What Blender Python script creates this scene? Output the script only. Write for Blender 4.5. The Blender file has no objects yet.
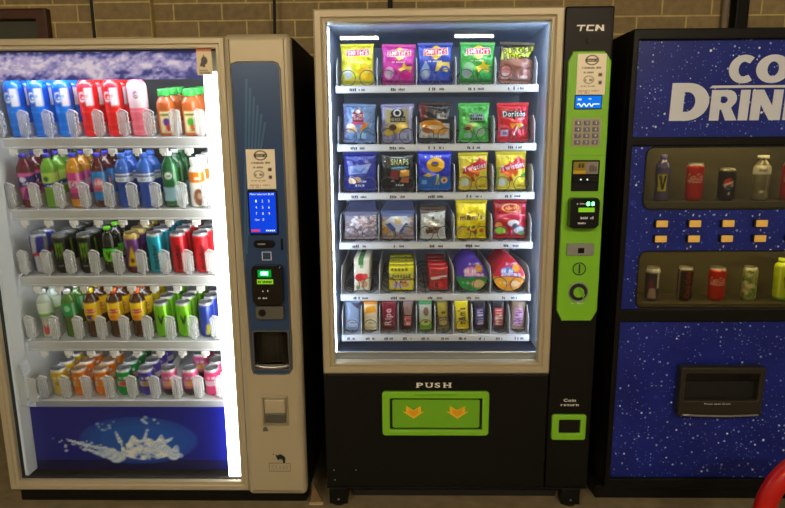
import bpy, bmesh, math, random
import numpy as np
from mathutils import Matrix, Vector
random.seed(4)
COL = bpy.context.scene.collection
PI = math.pi

# ------------------------------------------------------------------ materials
def lin(c):
    a = np.asarray(c, dtype=float) / 255.0
    return np.where(a <= .04045, a / 12.92, ((a + .055) / 1.055) ** 2.4)

def new_mat(name):
    m = bpy.data.materials.new(name); m.use_nodes = True
    nt = m.node_tree; nt.nodes.clear()
    out = nt.nodes.new('ShaderNodeOutputMaterial')
    return m, nt, out

def P(name, rgb, rough=.5, metal=0., emit=None, es=0., coat=0., noise=0., nscale=40., spec=.5):
    m, nt, out = new_mat(name)
    b = nt.nodes.new('ShaderNodeBsdfPrincipled')
    c = lin(rgb); b.inputs['Base Color'].default_value = (*c, 1)
    b.inputs['Roughness'].default_value = rough; b.inputs['Metallic'].default_value = metal
    b.inputs['Coat Weight'].default_value = coat; b.inputs['Specular IOR Level'].default_value = spec
    if emit is not None:
        b.inputs['Emission Color'].default_value = (*lin(emit), 1); b.inputs['Emission Strength'].default_value = es
    if noise:
        tc = nt.nodes.new('ShaderNodeTexCoord'); n = nt.nodes.new('ShaderNodeTexNoise'); n.inputs['Scale'].default_value = nscale
        n.inputs['Detail'].default_value = 6
        mx = nt.nodes.new('ShaderNodeMixRGB'); mx.blend_type = 'MULTIPLY'; mx.inputs[0].default_value = noise
        mx.inputs[1].default_value = (*c, 1); nt.links.new(tc.outputs['Object'], n.inputs['Vector'])
        nt.links.new(n.outputs['Fac'], mx.inputs[2]); nt.links.new(mx.outputs[0], b.inputs['Base Color'])
    nt.links.new(b.outputs[0], out.inputs[0])
    return m

def E_(name, rgb, s):
    m, nt, out = new_mat(name)
    e = nt.nodes.new('ShaderNodeEmission'); e.inputs[0].default_value = (*lin(rgb), 1); e.inputs[1].default_value = s
    nt.links.new(e.outputs[0], out.inputs[0]); return m

def painted(name, rough=.35, metal=0., coat=0., es=0., spec=.5):
    m, nt, out = new_mat(name)
    b = nt.nodes.new('ShaderNodeBsdfPrincipled'); a = nt.nodes.new('ShaderNodeAttribute'); a.attribute_name = 'Col'
    b.inputs['Roughness'].default_value = rough; b.inputs['Metallic'].default_value = metal; b.inputs['Coat Weight'].default_value = coat
    b.inputs['Specular IOR Level'].default_value = spec
    nt.links.new(a.outputs['Color'], b.inputs['Base Color'])
    if es:
        nt.links.new(a.outputs['Color'], b.inputs['Emission Color']); b.inputs['Emission Strength'].default_value = es
    nt.links.new(b.outputs[0], out.inputs[0]); return m

def clear(name, tint, opac, rough=.05, ior=1.45, white=(235, 240, 245), edge=0.):
    """thin clear sheet: transparent, with fresnel gloss and OPAC of a whitish plastic body"""
    m, nt, out = new_mat(name)
    t = nt.nodes.new('ShaderNodeBsdfTransparent'); t.inputs[0].default_value = (*lin(tint), 1)
    g = nt.nodes.new('ShaderNodeBsdfGlossy'); g.inputs['Roughness'].default_value = rough
    f = nt.nodes.new('ShaderNodeFresnel')
    ge = nt.nodes.new('ShaderNodeNewGeometry'); mi = nt.nodes.new('ShaderNodeMapRange')   # same gloss from both faces of the sheet
    mi.inputs[3].default_value = ior; mi.inputs[4].default_value = 1 / ior
    nt.links.new(ge.outputs['Backfacing'], mi.inputs[0]); nt.links.new(mi.outputs[0], f.inputs[0])
    mx = nt.nodes.new('ShaderNodeMixShader')
    nt.links.new(f.outputs[0], mx.inputs[0])
    src = t
    if opac:
        d = nt.nodes.new('ShaderNodeBsdfPrincipled'); d.inputs['Base Color'].default_value = (*lin(white), 1); d.inputs['Roughness'].default_value = .2
        m2 = nt.nodes.new('ShaderNodeMixShader'); m2.inputs[0].default_value = opac
        
        if edge:
            lw = nt.nodes.new('ShaderNodeLayerWeight'); lw.inputs[0].default_value = .35
            mr = nt.nodes.new('ShaderNodeMapRange'); mr.inputs[3].default_value = opac; mr.inputs[4].default_value = opac + edge
            nt.links.new(lw.outputs['Facing'], mr.inputs[0]); nt.links.new(mr.outputs[0], m2.inputs[0])
        nt.links.new(t.outputs[0], m2.inputs[1]); nt.links.new(d.outputs[0], m2.inputs[2]); src = m2
    nt.links.new(src.outputs[0], mx.inputs[1]); nt.links.new(g.outputs[0], mx.inputs[2])
    nt.links.new(mx.outputs[0], out.inputs[0]); return m

M = dict(
    champagne=P('champagne_metal', (192, 180, 152), .42, .12),
    champagne_in=P('champagne_lip', (160, 148, 122), .42, .12),
    silver=P('silver_metal', (190, 192, 196), .3, .8),
    dull=P('dull_steel', (120, 118, 112), .4, .7),
    black=P('black_paint', (18, 17, 15), .45, spec=.2),
    blackg=P('black_gloss', (14, 14, 15), .18),
    rubber=P('black_rubber', (16, 15, 14), .7),
    green=P('lime_plastic', (136, 206, 44), .4),
    greend=P('lime_plastic_deep', (122, 190, 38), .45),
    orange=P('amber_plastic', (255, 206, 60), .4),
    white=P('white_plastic', (226, 228, 230), .35),
    binblack=P('bin_plastic', (46, 42, 34), .4),
    liner=P('grey_white_liner', (196, 198, 196), .5),
    inwall=P('snack_liner', (196, 208, 230), .45),
    floor_in=P('dark_drop_floor', (40, 46, 60), .4),
    tray=P('tray_white', (208, 212, 218), .3, .25),
    mark=P('dark_print', (28, 30, 36), .5),
    wprint=P('white_print', (252, 250, 244), .5),
    gprint=P('grey_print', (222, 228, 244), .5),
    paper=P('notice_paper', (226, 206, 172), .7),
    key=P('grey_keys', (120, 122, 140), .35, .3),
    keyframe=P('key_frame', (176, 166, 142), .4, .4),
    wire=P('coil_wire', (70, 74, 84), .35, .6),
    glass=clear('window_glass', (250, 252, 252), 0, .0),
    dglass=clear('display_glass', (236, 234, 222), .0, .02, 1.5, (120, 112, 80)),
    film=clear('clear_film', (206, 212, 236), .10, .15, 1.45, (150, 160, 200), .3),
    gate=clear('clear_gate_plastic', (248, 250, 253), .18, .08, 1.45, (254, 255, 255), .75),
    cupp=clear('clear_cup_plastic', (240, 244, 248), .5, .15, 1.4),
    led=E_('led_white', (255, 253, 246), 9.0),
    strip=E_('led_tube_added', (246, 250, 255), 26.0),
    striplow=E_('led_strip_dim', (246, 250, 255), 2.5),
    shelf_led=E_('led_shelf_added', (220, 236, 255), 8.0),
    added_shelf_led2=E_('led_shelf_warm_added', (250, 250, 255), 12.5),
    ledc=E_('led_cool', (206, 226, 255), 31.0),
    added_displamp=E_('lamp_display_added', (255, 226, 160), 22.0),
    lamp=E_('lamp_warm_added', (255, 232, 192), 295.0),
    lampfar=E_('lamp_far', (255, 240, 216), 90.0),
    screen=E_('screen_blue', (20, 70, 225), 1.0),
    screenc=E_('screen_cyan', (20, 120, 235), 1.0),
    scrw=E_('screen_white', (225, 240, 255), 1.2),
    scrr=E_('screen_red', (240, 60, 70), 1.0),
    glow=E_('green_led', (60, 255, 100), 22.0),
    glow_halo=E_('green_led_halo', (20, 200, 70), .55),
    lcd=E_('lcd_lime', (150, 220, 40), .8),
    led_dot=E_('led_dot', (240, 250, 255), 1.5),
    bluefascia=P('blue_fascia', (44, 74, 120), .3, .2, coat=.4),
    lid=P('can_lid', (176, 178, 182), .28, .85),
    canside=P('can_bare', (170, 172, 176), .3, .8),
    red=P('red_enamel', (205, 22, 16), .3, coat=.3),
    wood=P('dark_red_wood', (84, 46, 28), .5, noise=.5, nscale=30),
    pane=P('dim_window_pane', (70, 72, 58), .25),
    pipe=P('grey_pipe', (128, 116, 100), .5),
    card=P('brown_card', (120, 96, 66), .8),
    cardw=P('card_edge', (214, 190, 150), .8),
    ybutton=P('ivory_button', (250, 206, 110), .4, emit=(250, 206, 110), es=.06),
    olive=P('display_lining', (80, 76, 56), .6),
    bag=painted('printed_foil', .26, .12, .3),
    canp=painted('printed_can', .32, .35),
    bot=painted('bottle_plastic', .15, 0., .5),
    print=painted('printed_sheet', .35, 0.),
    backlit=painted('backlit_print', .4, 0., 0., .55),
)
CAPS = {}
def cap_mat(rgb):
    if rgb not in CAPS: CAPS[rgb] = P('cap_plastic', rgb, .35)
    return CAPS[rgb]

# ------------------------------------------------------------------ objects
def tag(o, label=None, cat=None, group=None, kind=None):
    if label: o['label'] = label
    if cat: o['category'] = cat
    if group: o['group'] = group
    if kind: o['kind'] = kind
    return o

def thing(name, label, cat, loc=(0, 0, 0), rz=0, group=None):
    o = bpy.data.objects.new(name, None); COL.objects.link(o); o.empty_display_size = .05
    o.location = loc; o.rotation_euler = (0, 0, rz)
    return tag(o, label, cat, group)

def top(o):
    while o.parent: o = o.parent
    return o

def link(name, me, mat, parent=None):
    o = bpy.data.objects.new(name, me); COL.objects.link(o)
    if mat and not me.materials: me.materials.append(mat)
    if parent:
        o.parent = parent
        if top(parent).get('_off'):
            me.transform(Matrix.Translation(-Vector(top(parent).location)))
    return o

def copy_tree(o, parent=None):
    c = o.copy(); COL.objects.link(c)
    if parent: c.parent = parent
    for ch in list(o.children): copy_tree(ch, c)
    return c

class MB:
    """collects solids in one bmesh"""
    def __init__(s): s.b = bmesh.new()
    def box(s, x0, x1, y0, y1, z0, z1, bev=0., seg=2):
        r = bmesh.ops.create_cube(s.b, size=1)
        vs = r['verts']
        for v in vs:
            v.co = Vector(((x0 + x1) / 2 + v.co.x * (x1 - x0), (y0 + y1) / 2 + v.co.y * (y1 - y0), (z0 + z1) / 2 + v.co.z * (z1 - z0)))
        if bev:
            es = list({e for v in vs for e in v.link_edges})
            bmesh.ops.bevel(s.b, geom=es, offset=bev, segments=seg, affect='EDGES', profile=.5)
        return s
    def prism(s, pts, y0, y1, bev=0.):
        """polygon in XZ extruded between y0 (front) and y1"""
        f = [s.b.verts.new((x, y0, z)) for x, z in pts]; k = [s.b.verts.new((x, y1, z)) for x, z in pts]
        n = len(pts); fs = [s.b.faces.new(f), s.b.faces.new(k[::-1])]
        for i in range(n):
            j = (i + 1) % n; fs.append(s.b.faces.new((f[j], f[i], k[i], k[j])))
        if bev:
            bmesh.ops.bevel(s.b, geom=[e for e in fs[0].edges], offset=bev, segments=2, affect='EDGES', profile=.5)
        return s
    def lathe(s, prof, seg=24, c=(0, 0, 0), axis='z'):
        rings = []
        for r, z in prof:
            ring = []
            for i in range(seg):
                a = 2 * PI * i / seg; x, y = r * math.cos(a), r * math.sin(a)
                p = (x, y, z) if axis == 'z' else (x, z, y)
                ring.append(s.b.verts.new((c[0] + p[0], c[1] + p[1], c[2] + p[2])))
            rings.append(ring)
        for a, b in zip(rings, rings[1:]):
            for i in range(seg):
                j = (i + 1) % seg; s.b.faces.new((a[i], a[j], b[j], b[i]))
        s.b.faces.new(rings[0][::-1]); s.b.faces.new(rings[-1]); return s
    def tube(s, pts, r, seg=6, closed=False):
        pts = [Vector(p) for p in pts]; n = len(pts); rings = []
        prev = None
        for i, p in enumerate(pts):
            a = pts[(i - 1) % n] if (closed or i > 0) else p; b = pts[(i + 1) % n] if (closed or i < n - 1) else p
            t = (b - a).normalized()
            if prev is None:
                u = t.orthogonal().normalized()
            else:
                u = (prev - t * prev.dot(t)); u = u.normalized() if u.length > 1e-6 else t.orthogonal().normalized()
            prev = u; w = t.cross(u)
            rings.append([s.b.verts.new(p + (u * math.cos(2 * PI * k / seg) + w * math.sin(2 * PI * k / seg)) * r) for k in range(seg)])
        m = n if closed else n - 1
        for i in range(m):
            a, b = rings[i], rings[(i + 1) % n]
            for k in range(seg):
                j = (k + 1) % seg; s.b.faces.new((a[k], a[j], b[j], b[k]))
        if not closed:
            s.b.faces.new(rings[0][::-1]); s.b.faces.new(rings[-1])
        return s
    def frame(s, x0, x1, z0, z1, prof):
        """mitred rectangular ring; prof = closed list of (inset, y)"""
        loops = []
        for d, y in prof:
            loops.append([s.b.verts.new(q) for q in ((x0 + d, y, z0 + d), (x1 - d, y, z0 + d), (x1 - d, y, z1 - d), (x0 + d, y, z1 - d))])
        n = len(loops)
        for i in range(n):
            a, b = loops[i], loops[(i + 1) % n]
            for k in range(4):
                j = (k + 1) % 4; s.b.faces.new((a[k], a[j], b[j], b[k]))
        return s
    def tris(s, polys, y):
        for p in polys:
            try: s.b.faces.new([s.b.verts.new((x, y, z)) for x, z in p])
            except ValueError: pass
        return s
    def mesh(s, name, smooth=False):
        bmesh.ops.recalc_face_normals(s.b, faces=s.b.faces)
        me = bpy.data.meshes.new(name); s.b.to_mesh(me); s.b.free()
        if smooth: me.polygons.foreach_set('use_smooth', [True] * len(me.polygons))
        return me
    def build(s, name, mat, parent=None, smooth=False):
        return link(name, s.mesh(name, smooth), mat, parent)

def rrect(x0, x1, z0, z1, r, n=6):
    pts = []
    for cx, cz, a0 in ((x1 - r, z1 - r, 0), (x0 + r, z1 - r, 90), (x0 + r, z0 + r, 180), (x1 - r, z0 + r, 270)):
        for i in range(n + 1):
            a = math.radians(a0 + 90 * i / n); pts.append((cx + r * math.cos(a), cz + r * math.sin(a)))
    return pts

def disc(cx, cz, r, n=28): return [(cx + r * math.cos(2 * PI * i / n), cz + r * math.sin(2 * PI * i / n)) for i in range(n)]

def plate(name, mat, parent, outer, holes, y0, y1, bev=0.):
    """flat plate in XZ with real holes, between y0 (front) and y1"""
    cu = bpy.data.curves.new('tmp', 'CURVE'); cu.dimensions = '2D'; cu.fill_mode = 'BOTH'; cu.extrude = (y1 - y0) / 2 - bev
    if bev: cu.bevel_depth = bev; cu.bevel_resolution = 3; cu.offset = -bev
    for lp in [outer] + holes:
        sp = cu.splines.new('POLY'); sp.points.add(len(lp) - 1); sp.use_cyclic_u = True
        for p, (x, z) in zip(sp.points, lp): p.co = (x, z, 0, 1)
    o = bpy.data.objects.new('tmp', cu); COL.objects.link(o)
    dg = bpy.context.evaluated_depsgraph_get()
    me = bpy.data.meshes.new_from_object(o.evaluated_get(dg)); bpy.data.objects.remove(o); bpy.data.curves.remove(cu)
    me.transform(Matrix(((1, 0, 0, 0), (0, 0, -1, (y0 + y1) / 2), (0, 1, 0, 0), (0, 0, 0, 1))))
    me.name = name
    return link(name, me, mat, parent)

# ------------------------------------------------------------------ lettering
GL = {}
def load_glyphs():
    chars = "ABCDEFGHIJKLMNOPQRSTUVWXYZabcdefghijklmnopqrstuvwxyz0123456789&'-.:$!*"
    obs = []
    for bold in (0, 1):
        for c in chars:
            cu = bpy.data.curves.new('g', 'FONT'); cu.body = c; cu.size = 1; cu.offset = .026 * bold; cu.resolution_u = 4
            o = bpy.data.objects.new('g', cu); COL.objects.link(o); obs.append((bold, c, o, cu))
    dg = bpy.context.evaluated_depsgraph_get()
    for bold, c, o, cu in obs:
        me = bpy.data.meshes.new_from_object(o.evaluated_get(dg)); me.calc_loop_triangles()
        v = np.array([q.co[:2] for q in me.vertices]) if len(me.vertices) else np.zeros((0, 2))
        t = np.array([l.vertices[:] for l in me.loop_triangles], dtype=int).reshape(-1, 3)
        x0 = v[:, 0].min(); GL[(bold, c)] = (v - [x0, 0], t, v[:, 0].max() - x0)
        bpy.data.meshes.remove(me)
    for bold, c, o, cu in obs: bpy.data.objects.remove(o); bpy.data.curves.remove(cu)
load_glyphs()

def text_polys(s, x0, x1, z0, z1, bold=1, shear=0., rot=0., track=.1):
    """triangles of the string S fitted into a box"""
    pen = 0; ps = []
    for c in s:
        if c == ' ': pen += .32; continue
        v, t, w = GL[(bold, c)]
        q = v + [pen, 0]; q = q + np.stack([q[:, 1] * shear, 0 * q[:, 1]], 1)
        ps += [q[i] for i in t]; pen += w + track
    a = np.concatenate(ps); lo, hi = a.min(0), a.max(0)
    c = np.array([(x0 + x1) / 2, (z0 + z1) / 2]); R = np.array([[math.cos(rot), -math.sin(rot)], [math.sin(rot), math.cos(rot)]])
    sc = np.array([(x1 - x0) / (hi[0] - lo[0]), (z1 - z0) / (hi[1] - lo[1])])
    return [((p - (lo + hi) / 2) * sc) @ R.T + c for p in ps]

def lettering(parent, mat, s, x0, x1, z0, z1, y, name='lettering', **k):
    return MB().tris([[tuple(q) for q in p] for p in text_polys(s, x0, x1, z0, z1, **k)], y).build(name, mat, parent)

def scrib(x0, x1, z0, z1, n, seed=0):
    """small print too blurred to read: rows of short strokes"""
    r = random.Random(seed); out = []; x = x0; h = z1 - z0; w = (x1 - x0) / n
    for i in range(n):
        if r.random() < .16: continue
        a = x0 + i * w; k = .72 * w
        out.append([(a, z0), (a + k, z0), (a + k, z0 + h * r.uniform(.6, 1)), (a, z0 + h * r.uniform(.6, 1))])
    return out

# ------------------------------------------------------------------ prints: small colour charts carried per vertex
SS = 3
class Cv:
    def __init__(s, nu, nv, bg, asp=1.):
        s.nu, s.nv, s.asp = nu, nv, asp      # asp = height / width in metres
        s.W, s.H = nu * SS, nv * SS
        s.a = np.zeros((s.H, s.W, 3)); s.a[:] = bg
        xs, ys = (np.arange(s.W) + .5) / s.W, (np.arange(s.H) + .5) / s.H
        s.U, s.V = np.meshgrid(xs, ys); s.rng = np.random.default_rng(nu * 131 + nv)
    def put(s, m, c, al=1.): s.a[m] = s.a[m] * (1 - al) + np.array(c, float) * al; return s
    def rect(s, u0, v0, u1, v1, c, al=1.): return s.put((s.U >= u0) & (s.U <= u1) & (s.V >= v0) & (s.V <= v1), c, al)
    def ell(s, u, v, ru, rv, c, al=1., rot=0.):
        du, dv = s.U - u, (s.V - v) * s.asp
        x = du * math.cos(rot) + dv * math.sin(rot); y = -du * math.sin(rot) + dv * math.cos(rot)
        return s.put((x / ru) ** 2 + (y / (rv * s.asp)) ** 2 <= 1, c, al)
    def ring(s, u, v, ru, rv, w, c):
        d = np.sqrt(((s.U - u) / ru) ** 2 + ((s.V - v) / rv) ** 2); return s.put(np.abs(d - 1) < w, c)
    def poly(s, pts, c, al=1.):
        m = np.zeros(s.U.shape, bool); n = len(pts)
        for i in range(n):
            (x1, y1), (x2, y2) = pts[i], pts[(i + 1) % n]
            if y1 == y2: continue
            k = ((y1 > s.V) != (y2 > s.V)) & (s.U < (x2 - x1) * (s.V - y1) / (y2 - y1) + x1); m ^= k
        return s.put(m, c, al)
    def text(s, t, u0, v0, u1, v1, c, bold=1, shear=0., rot=0., track=.1):
        k = s.asp
        ps = text_polys(t, u0, u1, v0 * k, v1 * k, bold, shear, rot, track)
        for p in ps: s.poly([(q[0], q[1] / k) for q in p], c)
        return s
    def vtext(s, t, u0, v0, u1, v1, c, bold=1):
        """text reading upwards inside the box"""
        k = s.asp; cu, cv = (u0 + u1) / 2, (v0 + v1) / 2 * k; L = (v1 - v0) * k; h = u1 - u0
        for p in text_polys(t, cu - L / 2, cu + L / 2, cv - h / 2, cv + h / 2, bold, 0, PI / 2): s.poly([(q[0], q[1] / k) for q in p], c)
        return s
    def marks(s, u0, v0, u1, v1, c, n=8, seed=1):
        for p in scrib(u0, u1, v0, v1, n, seed): s.poly(p, c)
        return s
    def dots(s, u0, v0, u1, v1, cols, n, r, seed=1):
        g = random.Random(seed)
        for i in range(n):
            q = r * g.uniform(.6, 1.3); s.ell(g.uniform(u0, u1), g.uniform(v0, v1), q, q / s.asp, g.choice(cols), 1, g.uniform(0, 3))
        return s
    def grid(s):
        return lin(s.a.reshape(s.nv, SS, s.nu, SS, 3).mean((1, 3)))

def set_col(me, cols):
    at = me.color_attributes.new('Col', 'FLOAT_COLOR', 'POINT')
    c = np.ones((len(cols), 4)); c[:, :3] = cols; at.data.foreach_set('color', c.ravel())

def grid_faces(nu, nv, o=0, flip=False):
    f = []
    for j in range(nv - 1):
        for i in range(nu - 1):
            a = o + j * nu + i; q = (a, a + 1, a + nu + 1, a + nu); f.append(q[::-1] if flip else q)
    return f

def bag_mesh(name, w, h, t, cv, ex=.45, pinch=.05, wr=.0015, seed=0, flat=.02):
    nu, nv = cv.nu, cv.nv; g = cv.grid(); ph = seed * 1.7
    V, C = [], []
    for side in (-1, 1):
        for j in range(nv):
            v = j / (nv - 1); fv = math.sin(PI * min(1, max(0, v))) ** ex if 0 < v < 1 else 0
            for i in range(nu):
                u = i / (nu - 1); fu = max(0, 1 - abs(2 * u - 1) ** 2.6) ** max(ex, .2)
                x = (u - .5) * w * (1 - pinch * fv) ; z = v * h
                th = t / 2 * fv * fu
                wk = wr * fu * (math.sin(u * 31 + ph + 5 * v) * (abs(2 * v - 1) ** 2) + .6 * math.sin(v * 17 + ph * 2 + 6 * u)) if fv else 0
                V.append((x, side * (th + flat * .02) + (wk if side < 0 else -wk) * min(1, fv), z))
                C.append(g[j, i] if side < 0 else g[j, nu - 1 - i] * .9)
    f = grid_faces(nu, nv) + grid_faces(nu, nv, nu * nv, True)
    n = nu * nv
    for i in range(nu - 1):
        f.append((i + 1, i, n + i, n + i + 1)); k = (nv - 1) * nu + i; f.append((k, k + 1, n + k + 1, n + k))
    for j in range(nv - 1):
        a = j * nu; f.append((a, a + nu, n + a + nu, n + a)); a += nu - 1; f.append((a + nu, a, n + a, n + a + nu))
    me = bpy.data.meshes.new(name); me.from_pydata(V, [], f); me.polygons.foreach_set('use_smooth', [True] * len(f)); set_col(me, C)
    return me

def lathe_mesh(name, prof, cv, closed=True):
    """prof: (r, z) from bottom to top; colours wrap round, u=.5 faces the front"""
    nu, nv = cv.nu, cv.nv; g = cv.grid()
    z = np.array([p[1] for p in prof]); r = np.array([p[0] for p in prof]); zs = np.linspace(z[0], z[-1], nv); rs = np.interp(zs, z, r)
    V, C = [], []
    for j in range(nv):
        for i in range(nu):
            a = (i / (nu - 1) - .5) * 2 * PI; V.append((rs[j] * math.sin(a), -rs[j] * math.cos(a), zs[j])); C.append(g[j, i])
    f = grid_faces(nu, nv)
    f.append(tuple(range(nu - 2, -1, -1))); b = (nv - 1) * nu; f.append(tuple(range(b, b + nu - 1)))
    me = bpy.data.meshes.new(name); me.from_pydata(V, [], f); sm = [True] * len(f); sm[-1] = sm[-2] = False
    me.polygons.foreach_set('use_smooth', sm); set_col(me, C)
    return me

def sheet(name, x0, x1, z0, z1, y, cv, mat, parent, th=.002):
    """flat printed sheet with a real thickness"""
    nu, nv = cv.nu, cv.nv; g = cv.grid(); V, C = [], []
    for yy in (y, y + th):
        for j in range(nv):
            for i in range(nu): V.append((x0 + (x1 - x0) * i / (nu - 1), yy, z0 + (z1 - z0) * j / (nv - 1))); C.append(g[j, i])
    n = nu * nv; f = grid_faces(nu, nv) + grid_faces(nu, nv, n, True)
    for i in range(nu - 1):
        f.append((i + 1, i, n + i, n + i + 1)); k = (nv - 1) * nu + i; f.append((k, k + 1, n + k + 1, n + k))
    for j in range(nv - 1):
        a = j * nu; f.append((a, a + nu, n + a + nu, n + a)); a += nu - 1; f.append((a + nu, a, n + a, n + a + nu))
    me = bpy.data.meshes.new(name); me.from_pydata(V, [], f); set_col(me, C)
    return link(name, me, mat, parent)

#@@PART2
# ------------------------------------------------------------------ camera
cam = bpy.data.cameras.new('camera'); cam.sensor_width = 36; cam.lens = 590 / 785 * 36
co = bpy.data.objects.new('camera', cam); COL.objects.link(co)
co.matrix_world = Matrix(((0.99983754, 0.00378526, 0.017623, 0.31604), (0.01661644, 0.18532587, -0.98253662, -2.20135),
                          (-0.00698515, 0.98266983, 0.18523287, 1.47469), (0, 0, 0, 1)))
bpy.context.scene.camera = co
vs = bpy.context.scene.view_settings
vs.view_transform = 'Standard'; vs.look = 'None'; vs.gamma = 1; vs.exposure = 0
bpy.context.scene.cycles.max_bounces = 10; bpy.context.scene.cycles.transparent_max_bounces = 16
bpy.context.scene.cycles.caustics_reflective = False; bpy.context.scene.cycles.caustics_refractive = False
bpy.context.scene.cycles.sample_clamp_indirect = 4
w = bpy.data.worlds.new('world'); bpy.context.scene.world = w; w.use_nodes = True
w.node_tree.nodes['Background'].inputs[0].default_value = (.9, .78, .58, 1); w.node_tree.nodes['Background'].inputs[1].default_value = .27

# ------------------------------------------------------------------ the room
def brick_mat(name, dx, bw, off):
    m, nt, out = new_mat(name); L = nt.links.new; N = nt.nodes.new
    tc = N('ShaderNodeTexCoord'); sx = N('ShaderNodeSeparateXYZ'); L(tc.outputs['Object'], sx.inputs[0])
    ax = N('ShaderNodeMath'); ax.inputs[1].default_value = dx; L(sx.outputs[0], ax.inputs[0])
    az = N('ShaderNodeMath'); az.inputs[1].default_value = -2.10 + 100 * .086; L(sx.outputs[2], az.inputs[0])
    cb = N('ShaderNodeCombineXYZ'); L(ax.outputs[0], cb.inputs[0]); L(az.outputs[0], cb.inputs[1])
    b = N('ShaderNodeTexBrick'); L(cb.outputs[0], b.inputs['Vector']); b.offset = off
    b.inputs['Scale'].default_value = 1; b.inputs['Brick Width'].default_value = bw; b.inputs['Row Height'].default_value = .086
    b.inputs['Mortar Size'].default_value = .0045; b.inputs['Mortar Smooth'].default_value = .3
    b.inputs['Color1'].default_value = (*lin((158, 136, 96)), 1); b.inputs['Color2'].default_value = (*lin((136, 118, 84)), 1)
    b.inputs['Mortar'].default_value = (*lin((204, 184, 122)), 1)
    n = N('ShaderNodeTexNoise'); n.inputs['Scale'].default_value = 26; n.inputs['Detail'].default_value = 7; L(tc.outputs['Object'], n.inputs['Vector'])
    r = N('ShaderNodeMapRange'); r.inputs[3].default_value = .55; r.inputs[4].default_value = 1.35; L(n.outputs['Fac'], r.inputs[0])
    mx = N('ShaderNodeMixRGB'); mx.blend_type = 'MULTIPLY'; mx.inputs[0].default_value = 1; L(b.outputs['Color'], mx.inputs[1]); L(r.outputs[0], mx.inputs[2])
    p = N('ShaderNodeBsdfPrincipled'); p.inputs['Roughness'].default_value = .85; L(mx.outputs[0], p.inputs['Base Color'])
    bp = N('ShaderNodeBump'); bp.inputs['Strength'].default_value = .5; bp.inputs['Distance'].default_value = .008; L(n.outputs['Fac'], bp.inputs['Height']); L(bp.outputs[0], p.inputs['Normal'])
    L(p.outputs[0], out.inputs[0]); return m

def struct(o): o['kind'] = 'structure'; return o
struct(MB().box(-5, 5, 1.0, 1.15, 0, 3.3).build('wall_back', brick_mat('brick_wall', .861 + .125, .25, .5)))
struct(MB().box(-1.255, -.962, .955, 1.0, 0, 3.3, .004).build('pillar', brick_mat('pillar_brick', 1.255, .293, 0)))
struct(MB().box(-5, 5, -9, 1.15, -.1, 0).build('floor', P('concrete_floor', (170, 152, 118), .7, noise=.7, nscale=14)))
struct(MB().box(-5, 5, -9, 1.15, 3.3, 3.4).build('ceiling', P('ceiling_paint', (120, 112, 98), .8)))
wn = struct(MB().frame(-2.5, -1.503, 1.3, 2.162, [(0, 1.0), (0, .96), (.012, .95), (.05, .95), (.055, .965), (.055, 1.0)]).build('window_1', M['wood']))
MB().box(-2.444, -1.559, .985, .995, 1.356, 2.106).build('window_pane', M['pane'], wn)

def tube_thing(name, label, cat, pts, r, mat):
    return tag(MB().tube(pts, r, 8).build(name, mat, None, True), label, cat)
tube_thing('conduit_pipe', 'thin grey vertical conduit pipe on the brick wall above the cold drinks machine', 'pipe', [(1.945, .975, .02), (1.945, .975, 3.298)], .017, M['pipe'])
tag(MB().box(1.978, 2.04, .93, .998, .001, 3.298, .004).build('steel_post', M['black']), 'black steel post against the wall beside the grey conduit pipe', 'post')
tube_thing('power_cord', 'black cord with a loop hanging down to the glass-fronted drinks machine', 'cord',
           [(-.322, .93, 3.298), (-.322, .93, 2.6), (-.324, .93, 2.15), (-.326, .92, 2.02), (-.332, .86, 1.94), (-.35, .80, 1.93), (-.38, .74, 1.95), (-.40, .66, 1.92), (-.41, .62, 1.875)], .0075, M['rubber'])
tube_thing('data_cable', 'black vertical cable on the wall just above the snack machine', 'cable', [(.256, .98, 1.2), (.256, .98, 3.298)], .012, M['rubber'])
tag(MB().box(-1.275, -1.258, .965, .999, .001, 3.298).build('movement_joint_strip', M['rubber']), 'dark vertical strip beside the brick pillar', 'strip')

def lamp(x, y, label, mat, w=1.25):
    t = thing('ceiling_lamp', label, 'lamp', (x, y, 3.0), 0, 'ceiling tube lamps')
    MB().box(-w / 2, w / 2, -.07, .07, .04, .10, .01).build('housing', M['white'], t)
    MB().tube([(-w / 2 + .03, 0, .012), (w / 2 - .03, 0, .012)], .024, 12).build('tube', mat, t, True)
    for s in (-1, 1): MB().tube([(s * w * .3, 0, .1), (s * w * .3, 0, .3)], .006, 6).build('hanger', M['dull'], t)
for x, y, m, l in ((-1.3, -4.0, 'lamp', 'added ceiling tube lamp, unseen room fill before the drinks machine'), (1.7, -4.0, 'lamp', 'added ceiling tube lamp, unseen room fill before the cold drinks machine'),  # this near pair is added, unseen, as ambient fill
                   (-.32, -6.98, 'lampfar', 'far ceiling tube lamp mirrored over the yellow snack bag'), (1.38, -6.92, 'lampfar', 'far ceiling tube lamp mirrored over the green snack bag')):
    lamp(x, y, l, M[m], .62 if m == 'lampfar' else 1.25)
c = thing('cardboard_sheet', 'scrap of brown card on the floor between drinks and snack machines', 'cardboard', (-.05, .05, 0)); c['_off'] = 1
me = MB().prism([(-.076, .001), (-.022, .001), (-.06, .085)], .02, .024); me.build('sheet', M['card'], c)
MB().box(-.077, -.021, .005, .0195, .0005, .0045).build('torn_edge', M['cardw'], c)
hoop = thing('tubular_hoop', 'bright red bent tube standing on the floor before the cold drinks machine', 'hoop', (1.722, -.45, 0))
R = .235
MB().tube([(-R, 0, 0)] + [(-R, 0, .16)] + [(R * math.cos(PI - a), 0, .272 + R * math.sin(a)) for a in np.linspace(0, PI, 25)] + [(R, 0, .16), (R, 0, 0)], .032, 14).build('tube', M['red'], hoop, True)
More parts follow.
